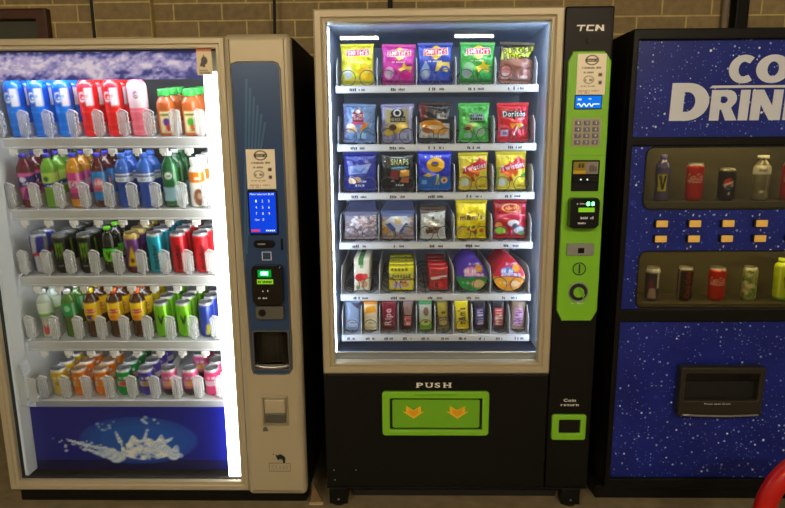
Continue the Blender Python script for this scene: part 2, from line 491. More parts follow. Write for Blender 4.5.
for s in (-1, 1): MB().lathe([(.05, 0), (.05, .006), (.035, .01)], 20, (s * R, 0, 0)).build('foot_flange', M['dull'], hoop, True)

# ------------------------------------------------------------------ drinks machine (glass front, lanes of bottles and cans)
D = thing('drinks_vending_machine', 'champagne-framed glass-front drinks machine full of bottles and cans', 'vending machine', (-.7, .4, 0)); D['_off'] = 1
b = MB()
b.box(-1.318, -1.290, .045, .85, .07, 1.85); b.box(-1.29, -.08, .82, .85, .07, 1.85); b.box(-.355, -.33, .045, .82, .07, 1.85)
b.box(-.105, -.08, .03, .82, .07, 1.85); b.box(-1.29, -.105, .045, .82, 1.825, 1.85); b.box(-1.29, -.105, .045, .82, .07, .095)
b.build('cabinet', M['black'], D)
b = MB(); b.box(-1.289, -1.284, .05, .80, .097, 1.823); b.box(-.361, -.357, .05, .80, .097, 1.823); b.box(-1.283, -.362, .07, .794, 1.817, 1.823)
b.build('liner', M['liner'], D)
MB().box(-1.283, -.362, .795, .80, .097, 1.8165).build('back_panel', P('back_grey', (92, 92, 94), .6), D)
MB().box(-1.30, -.09, .03, .8, 0, .066, .006).build('plinth', M['black'], D)
MB().frame(-1.32, -.318, .066, 1.852, [(0, .042), (0, .006), (.006, 0), (.022, 0), (.026, .008), (.036, .008), (.038, .012), (.038, .042)]).build('door_frame', M['champagne'], D)
MB().frame(-1.2816, -.3564, .1044, 1.8136, [(0, .028), (0, .0415), (.0045, .0415), (.0045, .028)]).build('door_gasket', M['rubber'], D)
MB().box(-1.2805, -.3575, .020, .025, .106, 1.8125).build('glass_pane', M['glass'], D)
MB().box(-.418, -.362, .048, .130, .10, 1.735, .003).build('light_panel', M['led'], D)
MB().box(-1.300, -1.284, .0425, .0455, .11, 1.80).build('light_strip', M['striplow'], D)
MB().box(-1.20, -.45, .10, .13, 1.785, 1.81, .003).build('added_light_tube', M['strip'], D)  # added tube, hidden by the banner, to brighten the lanes
MB().box(-1.283, -1.270, .05, .130, .10, 1.81, .003).build('side_column', M['liner'], D)
MB().box(-.418, -.362, .05, .060, 1.737, 1.812, .003).build('column_cap', M['liner'], D)
# splash banner over the top row
cv = Cv(150, 24, (112, 104, 172), .15); g = np.random.default_rng(7)
def fbm(cv, sx, sy, seed, oct=4):
    r = np.random.default_rng(seed); out = np.zeros(cv.U.shape); amp = 1
    for k in range(oct):
        nx, ny = int(sx * 2 ** k) + 2, int(sy * 2 ** k) + 2; n = r.random((ny, nx))
        x, y = cv.U * (nx - 1.001), cv.V * (ny - 1.001); i, j = x.astype(int), y.astype(int); fx, fy = x - i, y - j
        fx = fx * fx * (3 - 2 * fx); fy = fy * fy * (3 - 2 * fy)
        out += amp * ((n[j, i] * (1 - fx) + n[j, i + 1] * fx) * (1 - fy) + (n[j + 1, i] * (1 - fx) + n[j + 1, i + 1] * fx) * fy); amp *= .6
    return (out - out.min()) / (out.max() - out.min())
f = .55 * fbm(cv, 16, 3, 5, 5) + .45 * fbm(cv, 70, 11, 9, 3); f2 = f + .30 * (1 - np.abs(cv.V - .5) * 2) - .10 - .3 * np.clip(cv.U - .55, 0, 1)
cv.a[:] = (40, 46, 124)
cv.put(f2 > .36, (80, 82, 160)); cv.put(f2 > .42, (124, 118, 186)); cv.put(f2 > .52, (172, 160, 208)); cv.put(f2 > .68, (216, 204, 230)); cv.put((cv.V > .86) & (f < .6), (36, 44, 120))
sheet('splash_banner', -1.283, -.4195, 1.712, 1.816, .052, cv, M['backlit'], D)
# blue splash picture below the lanes
cv = Cv(150, 62, (12, 24, 140), .34 / .81)
cv.put(cv.V < .16, (10, 16, 84))
e = ((cv.U - .53) / .30) ** 2 + ((cv.V - .47) / .37) ** 2
for q, c in ((1.0, (12, 56, 160)), (.92, (12, 68, 172)), (.7, (14, 80, 184)), (.4, (18, 90, 194))): cv.put(e < q, c)
f = fbm(cv, 26, 14, 11, 4)
cr = (cv.U - .565) / .125; crown = (np.abs(cr) < 1) & (cv.V > .16 + .08 * cr ** 2) & (cv.V < .50 + .10 * np.sin(cv.U * 90) * np.abs(cr) - .12 * (np.abs(cr) > .8))
cv.put(crown & (f > .28), (160, 182, 236)); cv.put(crown & (f > .40), (214, 224, 250)); cv.put(crown & (f > .55), (252, 253, 255))
for (a, b_, c_, d_, wd) in ((.44, .44, .42, .60, .012), (.56, .46, .575, .60, .012), (.62, .38, .70, .50, .016), (.62, .40, .74, .22, .03), (.40, .30, .28, .38, .018), (.28, .38, .17, .48, .012), (.36, .22, .26, .34, .014), (.70, .22, .72, .36, .03), (.42, .2, .34, .3, .04)):
    for t in np.linspace(0, 1, 30):
        k = math.sin(t * 40) * .01; cv.ell(a + (c_ - a) * t, b_ + (d_ - b_) * t + k, wd * (1 - .6 * t), wd * (1 - .6 * t) / cv.asp * (.5 + f[int(t * 100), int(t * 90)] * .9), (232, 240, 255) if int(t * 30) % 3 else (170, 196, 244))
cv.dots(.10, .40, .16, .52, [(200, 214, 240)], 3, .008, 3); cv.dots(.33, .60, .42, .80, [(190, 206, 240), (140, 166, 220)], 9, .008, 4); cv.dots(.56, .62, .64, .84, [(190, 206, 240), (140, 166, 220)], 8, .008, 5); cv.dots(.14, .30, .36, .46, [(190, 206, 240)], 16, .008, 6)
sheet('splash_panel', -1.2680, -.4185, .097, .3855, .110, cv, M['print'], D)
cv = Cv(24, 36, (232, 214, 176), 1.6); cv.rect(0, .9, 1, 1, (206, 90, 40)); cv.poly([(.2, .35), (.5, .8), (.55, .3)], (40, 34, 30)); cv.ell(.5, .55, .2, .15, (40, 34, 30)); cv.rect(.15, .06, .85, .12, (150, 130, 110)); cv.rect(.15, .16, .7, .2, (150, 130, 110))
sheet('warning_sticker', -.429, -.374, 1.722, 1.813, .0185, cv, M['print'], D, .001)

# lanes
BACK = .07; SC = 1 + BACK / 2.313           # the trays stand clear of the glass, where the picking cup travels
TRAYZ = [1.4747 + (q - 1.4747) * SC for q in (1.500, 1.224, .957, .685, .428)]
LX = [[-1.182, -1.088, -.992, -.895, -.798, -.703, -.600, -.503], [-1.174, -1.079, -.978, -.882, -.784, -.698, -.600, -.494], [-1.155, -1.066, -.965, -.868, -.774, -.681, -.588, -.495],
      [-1.160, -1.058, -.965, -.869, -.774, -.679, -.588, -.494], [-1.138, -1.050, -.957, -.861, -.767, -.670, -.581, -.489]]
LX = [[.316 + (q - .316) * SC for q in row] for row in LX]
def gate_mesh():
    o = []
    for s in (1, -1):
        side = []
        for k in range(5):
            for t in np.linspace(.15, .85, 5): side.append((s * (.0165 + .0055 * math.sin(PI * t) ** .6), .012 + (k + t) * .0175))
        o += side if s == 1 else side[::-1]
        if s == 1: o += [(.010, .104), (-.008, .110)]
    b = MB().prism(o[::-1], -.006, .006)
    for x in (-.012, -.004, .004, .012): b.tube([(x, -.0075, .006), (x, -.0085, .05), (x, -.0075, .097)], .0026, 7)
    b.box(-.006, .006, -.005, .005, 0, .0145)
    return b.mesh('lane_gate')
gm = gate_mesh(); gm.materials.append(M['gate'])
cm = MB().box(-.017, .017, -.012, .004, -.022, 0, .004).box(-.008, .008, -.014, -.010, -.03, -.012, .003).mesh('lane_clip'); cm.materials.append(M['white'])
dm = MB().box(-.001, .001, .012, .50, .002, .055).mesh('lane_divider'); dm.materials.append(M['gate'])
off = Vector(D.location)
TILT = math.radians(8)                        # gravity-fed trays: they slope down to the glass
def slope(z):
    p = Vector((0, .076 + BACK, z)); return Matrix.Translation(p) @ Matrix.Rotation(TILT, 4, 'X') @ Matrix.Translation(-p)
for r, z in enumerate(TRAYZ):
    x0, x1 = -1.266, -.443
    b = MB(); b.box(x0, x1, .086 + BACK, .70, z - .006, z - .001); b.box(x0, x1, .076 + BACK, .086 + BACK, z - .040, z + .002, .003); b.box(x0, x1, .070 + BACK, .0765 + BACK, z - .040, z - .032, .002)
    RT = slope(z); me = b.mesh('shelf_tray'); me.transform(RT); t = link('shelf_tray', me, M['tray'], D)
    me = MB().box(x0 + .02, x1 - .01, .088 + BACK, .096 + BACK, z - .020, z - .0065).mesh('added_tray_light'); me.transform(RT); link('added_tray_light', me, M['added_shelf_led2'], t)  # added light bar under the lip, brightens the drinks below
    xs = LX[r]; gx = [xs[0] - .05] + [(a + c) / 2 for a, c in zip(xs, xs[1:])] + [xs[-1] + .048]
    for x in gx:
        for me, y in ((gm, .100 + BACK), (dm, .100 + BACK)):
            o = link('lane_gate' if me is gm else 'lane_divider', me, None); o.parent = t; o.location = RT @ Vector((x, y, z)) - off; o.rotation_euler = (TILT, 0, 0)
    for x in xs:
        o = link('lane_clip', cm, None); o.parent = t; o.location = RT @ Vector((x, .080 + BACK, z - .0405)) - off; o.rotation_euler = (TILT, 0, 0)
b = MB().box(-1.278, -1.243, .064, .11, .41, .425, .002)
b.box(-1.280, -1.243, .0605, .0635, .41, .545, .001).box(-1.2825, -1.2795, .06, .11, .41, .545, .001); b.prism([(-1.28, .547), (-1.243, .547), (-1.25, .59), (-1.262, .595)], .06, .11)
b.build('delivery_cup', M['cupp'], D)
MB().box(-1.232, -1.196, .0605, .0635, .43, .532, .001).build('cup_guard', M['cupp'], D)
# control housing
fas = [(-.250, .592), (-.146, .592), (-.128, .596), (-.118, .615), (-.113, 1.2), (-.117, 1.735), (-.124, 1.752), (-.14, 1.758), (-.268, 1.758), (-.285, 1.752), (-.291, 1.735), (-.283, 1.2), (-.272, .615), (-.266, .596)]
rec = rrect(-.259, -.128, .616, .765, .014)
plate('control_housing', M['champagne'], D, rrect(-.316, -.078, .068, 1.856, .02), [rrect(-.2595, -.1275, .6155, .7655, .014)], -.035, .0285, .024)
plate('blue_fascia', M['bluefascia'], D, fas, [rec], -.0395, -.0352)
ring = [(x, z) for x, z in fas]
MB().tube([(x, -.0375, z) for x, z in fas], .0035, 6, True).build('fascia_trim', M['dull'], D, True)
# fascia swoosh lines
b = MB()
for k in range(6):
    x = -.283 + k * .012
    b.prism([(x, 1.0 + k * .07), (x + .006, 1.0 + k * .07), (min(x + .05, -.13), 1.70 - k * .03), (min(x + .042, -.14), 1.70 - k * .03)], -.0402, -.0396)
b.build('fascia_stripe', P('fascia_stripe', (70, 108, 150), .3, .2), D)
def notice(parent, x0, x1, z0, z1, y, rough=0):
    cv = Cv(44, 60, (255, 244, 222), (z1 - z0) / (x1 - x0)); c = (70, 56, 46)
    cv.ring(.5, .84, .2, .11, .1, c); cv.rect(.27, .80, .73, .87, c); cv.marks(.3, .815, .7, .855, (228, 208, 176), 7)
    cv.marks(.18, .64, .82, .68, c, 16, 2); cv.marks(.24, .53, .58, .57, c, 9, 3); cv.ring(.42, .37, .16, .09, .1, (150, 130, 110)); cv.marks(.3, .34, .54, .40, c, 5, 4)
    cv.rect(.74, .45, .86, .53, c); cv.rect(.76, .26, .86, .34, c); cv.marks(.16, .20, .64, .23, (150, 130, 110), 14, 5); cv.marks(.1, .09, .8, .12, (190, 150, 130), 18, 6); cv.marks(.1, .04, .5, .07, (190, 150, 130), 12, 7)
    return sheet('notice', x0, x1, z0, z1, y, cv, M['print'], parent, .001)
notice(D, -.252, -.147, 1.312, 1.455, -.0412)
ts = MB().prism(rrect(-.2525, -.1445, 1.142, 1.309, .006), -.0465, -.0398, .002).build('touchscreen', M['blackg'], D)
MB().box(-.247, -.150, -.0475, -.0467, 1.150, 1.300).build('screen', M['screen'], ts)
ps = [[tuple(q) for q in p] for p in text_polys('Make Selection $0.00', -.243, -.155, 1.289, 1.297, 0)]
for i, ch in enumerate('123456789'):
    x = -.222 + (i % 3) * .0235; z = 1.268 - (i // 3) * .023; ps += [[tuple(q) for q in p] for p in text_polys(ch, x - .0025, x + .0025, z - .005, z + .005, 0)]
ps += [[tuple(q) for q in p] for p in text_polys('Clear', -.229, -.212, 1.196, 1.203, 0) + text_polys('0', -.2005, -.1955, 1.195, 1.205, 0)]
ps += scrib(-.19, -.155, 1.156, 1.163, 5, 8)
MB().tris(ps, -.0479).build('lettering', M['scrw'], ts)
MB().box(-.244, -.212, -.0481, -.0476, 1.155, 1.163).build('cancel_bar', M['scrr'], ts)
s = MB().prism(rrect(-.240, -.160, 1.093, 1.122, .014), -.046, -.0397, .002).build('coin_slot', M['blackg'], D)
MB().box(-.224, -.196, -.0468, -.0461, 1.105, 1.110).build('slot_lip', M['silver'], s)
MB().box(-.139, -.130, -.043, -.0397, 1.085, 1.128, .001).build('key_slot', M['blackg'], D)
MB().frame(-.212, -.176, 1.045, 1.078, [(0, -.0397), (0, -.0405), (.003, -.0405), (.003, -.0397)]).build('coin_mark', M['gprint'], D)
rd = MB().prism(rrect(-.246, -.134, .880, 1.030, .014), -.075, -.0397, .008).build('card_reader', M['blackg'], D)
MB().box(-.210, -.184, -.0785, -.0767, .996, 1.010, .001).build('light', M['glow'], rd)
MB().box(-.222, -.172, -.0766, -.0752, .988, 1.016, .001).build('led_halo', M['glow_halo'], rd)  # halo round the green LED, imitated by a faintly glowing plate
MB().box(-.226, -.166, -.0768, -.0753, .962, .980).build('display', M['lcd'], rd)
MB().tris(scrib(-.222, -.17, .966, .976, 9, 3), -.0771).build('display_print', M['mark'], rd)
MB().tris(scrib(-.208, -.184, .932, .940, 4, 4) + scrib(-.225, -.19, .905, .911, 6, 5), -.0757).build('lettering', M['gprint'], rd)
rp = MB().prism(rrect(-.240, -.136, .822, .872, .006), -.062, -.0397, .004).build('reader_plate', M['dull'], D)
MB().prism(disc(-.216, .847, .014), -.064, -.0622).build('plate_dial', M['black'], rp)
# bottle pick-up recess
b = MB()
for i in range(12):
    a0, a1 = PI * i / 12, PI * (i + 1) / 12; cx = -.1935
    q = [(cx + .0655 * math.cos(a), -.034 + .055 * math.sin(a)) for a in (a0, a1)]
    f = [b.b.verts.new((x, y, z)) for (x, y), z in ((q[0], .62), (q[1], .62), (q[1], .764), (q[0], .764))]; b.b.faces.new(f)
b.build('pickup_recess', P('recess_dark', (44, 40, 34), .25, .3), D)
MB().tube([(-.1935 + .062 * math.cos(a), -.034 - .004, .632 - .012 * math.sin(a)) for a in np.linspace(0.0, PI, 13)], .007, 6).build('recess_lip', M['silver'], D, True)
MB().frame(-.2645, -.1225, .610, .771, [(0, -.0396), (0, -.0425), (.005, -.0425), (.0055, -.0396)]).build('recess_trim', M['dull'], D)
# coin return, lock, emblem, maker's plate
cr_ = MB().frame(-.240, -.137, .378, .502, [(0, -.034), (0, -.040), (.006, -.042), (.010, -.034)]).build('coin_return', M['champagne_in'], D)
MB().box(-.2295, -.1475, -.050, -.0352, .432, .4915, .006).build('flap', M['champagne'], cr_)
MB().box(-.2295, -.1475, -.040, -.0352, .389, .4285, .003).build('tray', M['dull'], cr_)
MB().prism([(-.243, .352), (-.222, .352), (-.226, .366), (-.233, .371), (-.24, .366)], -.038, -.0351).build('lock', M['dull'], D)
MB().prism([(-.198, .250), (-.19, .247), (-.178, .252), (-.165, .245), (-.158, .236), (-.160, .213), (-.168, .214), (-.170, .228), (-.180, .232), (-.186, .226), (-.192, .232), (-.194, .240)], -.0364, -.0352).build('emblem', M['mark'], D)
MB().prism([(-.208, .254), (-.203, .252), (-.205, .247)], -.0364, -.0352).build('emblem', M['mark'], D)
mp = MB().frame(-.226, -.138, .176, .214, [(0, -.0352), (0, -.0372), (.003, -.0372), (.003, -.0352)]).build('maker_plate', M['champagne_in'], D)
lettering(mp, M['champagne_in'], 'CRANE', -.214, -.150, .186, .204, -.0360, track=.3)
# ------------------------------------------------------------------ bottles and cans
CW, CH = 40, 34
def can_thing(name, r, hgt, cv, lidm='lid', lidtint=None):
    """-> prototype root with body, lid (> pull_tab) ; base at z = 0"""
    root = bpy.data.objects.new(name, None); COL.objects.link(root); root.empty_display_size = .02; r *= SC; hgt *= SC
    prof = [(r * .74, 0), (r * .80, .002), (r * .97, .012), (r, .016), (r, hgt - .016), (r * .97, hgt - .010), (r * .86, hgt - .003), (r * .84, hgt)]
    link('can_body', lathe_mesh('can_body', prof, cv), M['canp'], root)
    lm = M[lidm] if lidtint is None else P('can_lid_tint', lidtint, .3, .8)
    l = MB().lathe([(r * .83, hgt + .0003), (r * .86, hgt + .0012), (r * .86, hgt + .003), (r * .82, hgt + .003), (r * .79, hgt + .0008), (.0005, hgt + .0008)], 28).build('lid', lm, root, True)
    MB().prism(disc(0, 0, r * .26, 14), hgt + .0012, hgt + .0022).b.free()
    b = MB(); b.lathe([(r * .24, hgt + .0013), (r * .24, hgt + .0024)], 14, (0, r * .14, 0)); b.box(-r * .13, r * .13, -r * .42, r * .05, hgt + .0025, hgt + .0033)
    b.build('pull_tab', lm, l)
    return root

BP = {  # bottle outlines: (radius share, height share)
    'sport': [(.80, 0), (.94, .02), (.97, .06), (.93, .12), (.97, .2), (.93, .28), (.98, .36), (.96, .5), (1, .56), (1, .8), (.9, .86), (.62, .91), (.55, .93)],
    'soda': [(.72, 0), (.92, .02), (.98, .07), (.95, .16), (.9, .24), (.97, .34), (1, .40), (1, .68), (.92, .76), (.66, .84), (.42, .90), (.38, .94)],
    'water': [(.82, 0), (.96, .02), (1, .06), (.92, .2), (.86, .38), (1, .5), (1, .66), (.96, .74), (.70, .83), (.42, .89), (.38, .93)],
    'square': [(.86, 0), (.96, .02), (1, .05), (1, .66), (.96, .72), (.80, .78), (.62, .83), (.6, .86)],
    'tea': [(.78, 0), (.94, .02), (.96, .08), (.84, .2), (.86, .36), (1, .46), (1, .74), (.92, .80), (.66, .86), (.44, .90), (.42, .93)],
}
def bottle_thing(name, kind, r, hgt, cv, caprgb, capr=.42):
    root = bpy.data.objects.new(name, None); COL.objects.link(root); root.empty_display_size = .02; r *= SC; hgt *= SC
    pf = [(a * r, z * hgt) for a, z in BP[kind]]
    link('bottle_body', lathe_mesh('bottle_body', pf, cv), M['bot'], root)
    z0 = pf[-1][1]; cr = r * capr * 1.08
    MB().lathe([(cr * .98, z0 - .002), (cr, z0 + .002), (cr, hgt - .002), (cr * .92, hgt), (.0005, hgt)], 20).build('cap', cap_mat(caprgb), root, True)
    return root

def C_(bg, h=.2, r=.033): return Cv(CW, CH + 10, bg, h / (2 * PI * r))
WH = (236, 238, 240)
def sport(liq, lab, pale=False):
    c = C_(liq, .215, .037)
    c.rect(0, .54, 1, .84, WH); c.rect(0, .84, 1, 1, liq)
    if pale: c.rect(0, .5, 1, .92, (240, 214, 220)); c.text('G', .455, .66, .51, .78, (70, 40, 50))
    else:
        c.rect(.2, .54, .49, .84, lab); c.text('G', .385, .60, .485, .78, WH); c.poly([(.50, .6), (.53, .7), (.51, .7), (.55, .8), (.52, .72), (.54, .72)], lab); c.rect(.62, .54, .8, .84, lab)
    for v in (.1, .22, .34, .44): c.rect(0, v, 1, v + .012, tuple(min(255, q + 26) for q in liq))
    return c
def juice(f1, f2):
    c = C_((186, 92, 34), .19, .034); c.rect(.38, .1, .62, .62, (236, 226, 176)); c.rect(.38, .5, .62, .57, (190, 190, 110)); c.ell(.5, .36, .06, .10, f1); c.ell(.53, .22, .05, .08, f2); c.rect(.42, .52, .58, .55, (120, 110, 60)); c.marks(.42, .13, .58, .15, (90, 80, 60), 7); return c
def soda(liq, parts, top=None):
    c = C_(liq, .215, .03)
    for v0, v1, col in parts: c.rect(0, v0, 1, v1, col)
    if top: c.rect(0, .86, 1, 1, top)
    return c
def p_grape():
    c = soda((96, 16, 34), [(.18, .70, (216, 92, 170))]); c.poly([(.2, .36), (.8, .52), (.8, .66), (.2, .58)], (60, 30, 130)); c.poly([(.38, .18), (.5, .18), (.62, .42), (.5, .42)], (120, 30, 110)); c.ell(.46, .57, .07, .05, (210, 220, 250)); c.marks(.42, .46, .58, .53, WH, 6); return c
def p_lime():
    c = soda((110, 170, 40), [(.40, .70, (176, 214, 90))]); c.poly([(.2, .40), (.8, .44), (.8, .52), (.2, .48)], (44, 60, 150)); c.ell(.46, .58, .05, .05, (50, 110, 40)); c.marks(.42, .43, .58, .47, WH, 6); c.rect(0, 0, 1, .38, (104, 160, 36)); return c
def p_cream():
    c = soda((206, 140, 20), [(.18, .70, (214, 66, 150))]); c.rect(0, .40, 1, .54, (236, 190, 216)); c.text('Cr', .43, .41, .53, .52, (90, 20, 60)); c.rect(.56, .2, .6, .7, (240, 150, 200)); c.rect(0, .18, 1, .3, (150, 50, 110)); return c
def p_ade():
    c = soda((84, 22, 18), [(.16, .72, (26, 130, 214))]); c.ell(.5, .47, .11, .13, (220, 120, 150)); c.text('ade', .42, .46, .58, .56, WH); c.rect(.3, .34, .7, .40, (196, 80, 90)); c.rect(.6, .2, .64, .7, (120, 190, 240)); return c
def p_water():
    c = soda((30, 74, 176), []); c.rect(0, .52, 1, .68, (214, 224, 240)); c.rect(.3, .61, .7, .65, (90, 110, 170)); c.marks(.4, .55, .6, .59, (120, 130, 180), 8); c.rect(0, .7, 1, 1, (44, 100, 200)); return c
def p_green():
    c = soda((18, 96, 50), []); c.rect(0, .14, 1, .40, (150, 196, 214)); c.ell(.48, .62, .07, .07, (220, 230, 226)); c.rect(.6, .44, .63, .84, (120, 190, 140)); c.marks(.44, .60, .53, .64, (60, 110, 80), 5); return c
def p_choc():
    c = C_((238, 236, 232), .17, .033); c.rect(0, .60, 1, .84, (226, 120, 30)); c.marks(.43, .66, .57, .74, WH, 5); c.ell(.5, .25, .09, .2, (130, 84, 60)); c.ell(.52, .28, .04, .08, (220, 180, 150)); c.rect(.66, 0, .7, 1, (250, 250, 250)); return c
def p_vbot():
    c = C_((24, 26, 20), .2, .029); c.rect(0, .28, 1, .58, (104, 196, 30)); c.text('V', .45, .34, .54, .52, (20, 30, 16)); c.rect(.58, .5, .61, .9, (120, 130, 120)); c.rect(0, .54, 1, .58, (60, 220, 60)); return c
def can_c(bg, hgt, r): return Cv(CW, CH, bg, hgt / (2 * PI * r))
def p_wings():
    c = can_c((186, 190, 200), .168, .033)
    for k in range(4): c.poly([(k / 4 - .02, .5), (k / 4 + .125, .5), (k / 4 + .16, .95), (k / 4 + .02, .95)], (36, 46, 150)); c.poly([(k / 4 + .1, .06), (k / 4 + .24, .06), (k / 4 + .22, .5), (k / 4 + .12, .5)], (36, 46, 150))
    c.rect(.42, .06, .50, .48, (196, 200, 210)); c.ell(.50, .5, .05, .035, (230, 190, 40)); c.ell(.45, .50, .05, .04, (206, 34, 40)); c.ell(.55, .50, .05, .04, (206, 34, 40)); return c
def p_claw():
    c = can_c((24, 25, 22), .168, .033)
    for k, (x, b_) in enumerate(((.44, .36), (.495, .30), (.55, .38))): c.poly([(x - .018, .80), (x + .022, .80), (x + .012, .6), (x + .02, .5), (x, b_), (x - .012, .52)], (126, 190, 40))
    c.marks(.4, .2, .6, .25, (170, 175, 165), 8); c.rect(0, .93, 1, 1, (120, 124, 120)); return c
def p_rock():
    c = can_c((110, 60, 130), .168, .033); c.rect(0, .86, 1, 1, (196, 170, 100)); c.poly([(.40, .2), (.60, .2), (.5, .72)], (236, 200, 30)); c.rect(0, 0, 1, .2, (90, 30, 60)); c.ell(.5, .34, .04, .06, (110, 60, 20)); c.rect(.3, .66, .42, .84, (170, 130, 190)); return c
def p_moth(bg, ink):
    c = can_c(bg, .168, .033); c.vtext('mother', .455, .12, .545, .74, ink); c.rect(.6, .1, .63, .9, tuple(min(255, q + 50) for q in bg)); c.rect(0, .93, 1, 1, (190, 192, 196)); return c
def p_clearb():
    c = C_((176, 190, 176), .212, .029); c.rect(0, .52, 1, .8, (220, 234, 216)); c.rect(.3, .5, .7, .56, (120, 180, 80)); c.ell(.5, .2, .07, .12, (190, 70, 70)); c.rect(0, 0, 1, .06, (200, 204, 196)); c.ell(.5, .34, .03, .1, (216, 190, 190)); return c
def p_aloe():
    c = C_((70, 110, 34), .212, .029); c.rect(0, .52, 1, .8, (30, 150, 80)); c.ell(.47, .68, .06, .07, (130, 220, 160)); c.rect(.58, .5, .62, .8, (200, 230, 210)); return c
def p_tea(a):
    c = C_((66, 34, 12), .212, .03); c.rect(0, .40, 1, .80, (240, 204, 34)); c.ell(.5, .62, .1, .05, (206, 40, 36)); c.rect(.41, .605, .59, .64, (236, 220, 200)); c.marks(.43, .61, .57, .635, (170, 30, 30), 6); c.ell(.48, .48, .09, .06, (60, 60, 110) if a == 0 else (236, 130, 30)); c.ell(.55, .47, .05, .04, (246, 160, 40)); return c
def p_vcan(bg, ink):
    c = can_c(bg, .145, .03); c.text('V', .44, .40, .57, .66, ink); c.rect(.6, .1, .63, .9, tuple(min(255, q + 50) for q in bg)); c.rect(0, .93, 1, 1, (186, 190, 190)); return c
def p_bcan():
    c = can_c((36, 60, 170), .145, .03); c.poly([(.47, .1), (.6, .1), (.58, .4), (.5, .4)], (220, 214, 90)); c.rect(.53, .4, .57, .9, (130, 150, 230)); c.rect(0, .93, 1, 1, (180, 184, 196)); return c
def p_pop(bg, bandv, blob, low=None):
    c = can_c(bg, .122, .033); c.rect(0, .92, 1, 1, (198, 198, 200)); c.rect(0, .40, 1, .60, bandv); c.ell(.5, .5, .07, .09, blob); c.marks(.42, .66, .58, .78, WH, 6, 5)
    if low: c.rect(0, 0, 1, .3, low)
    return c

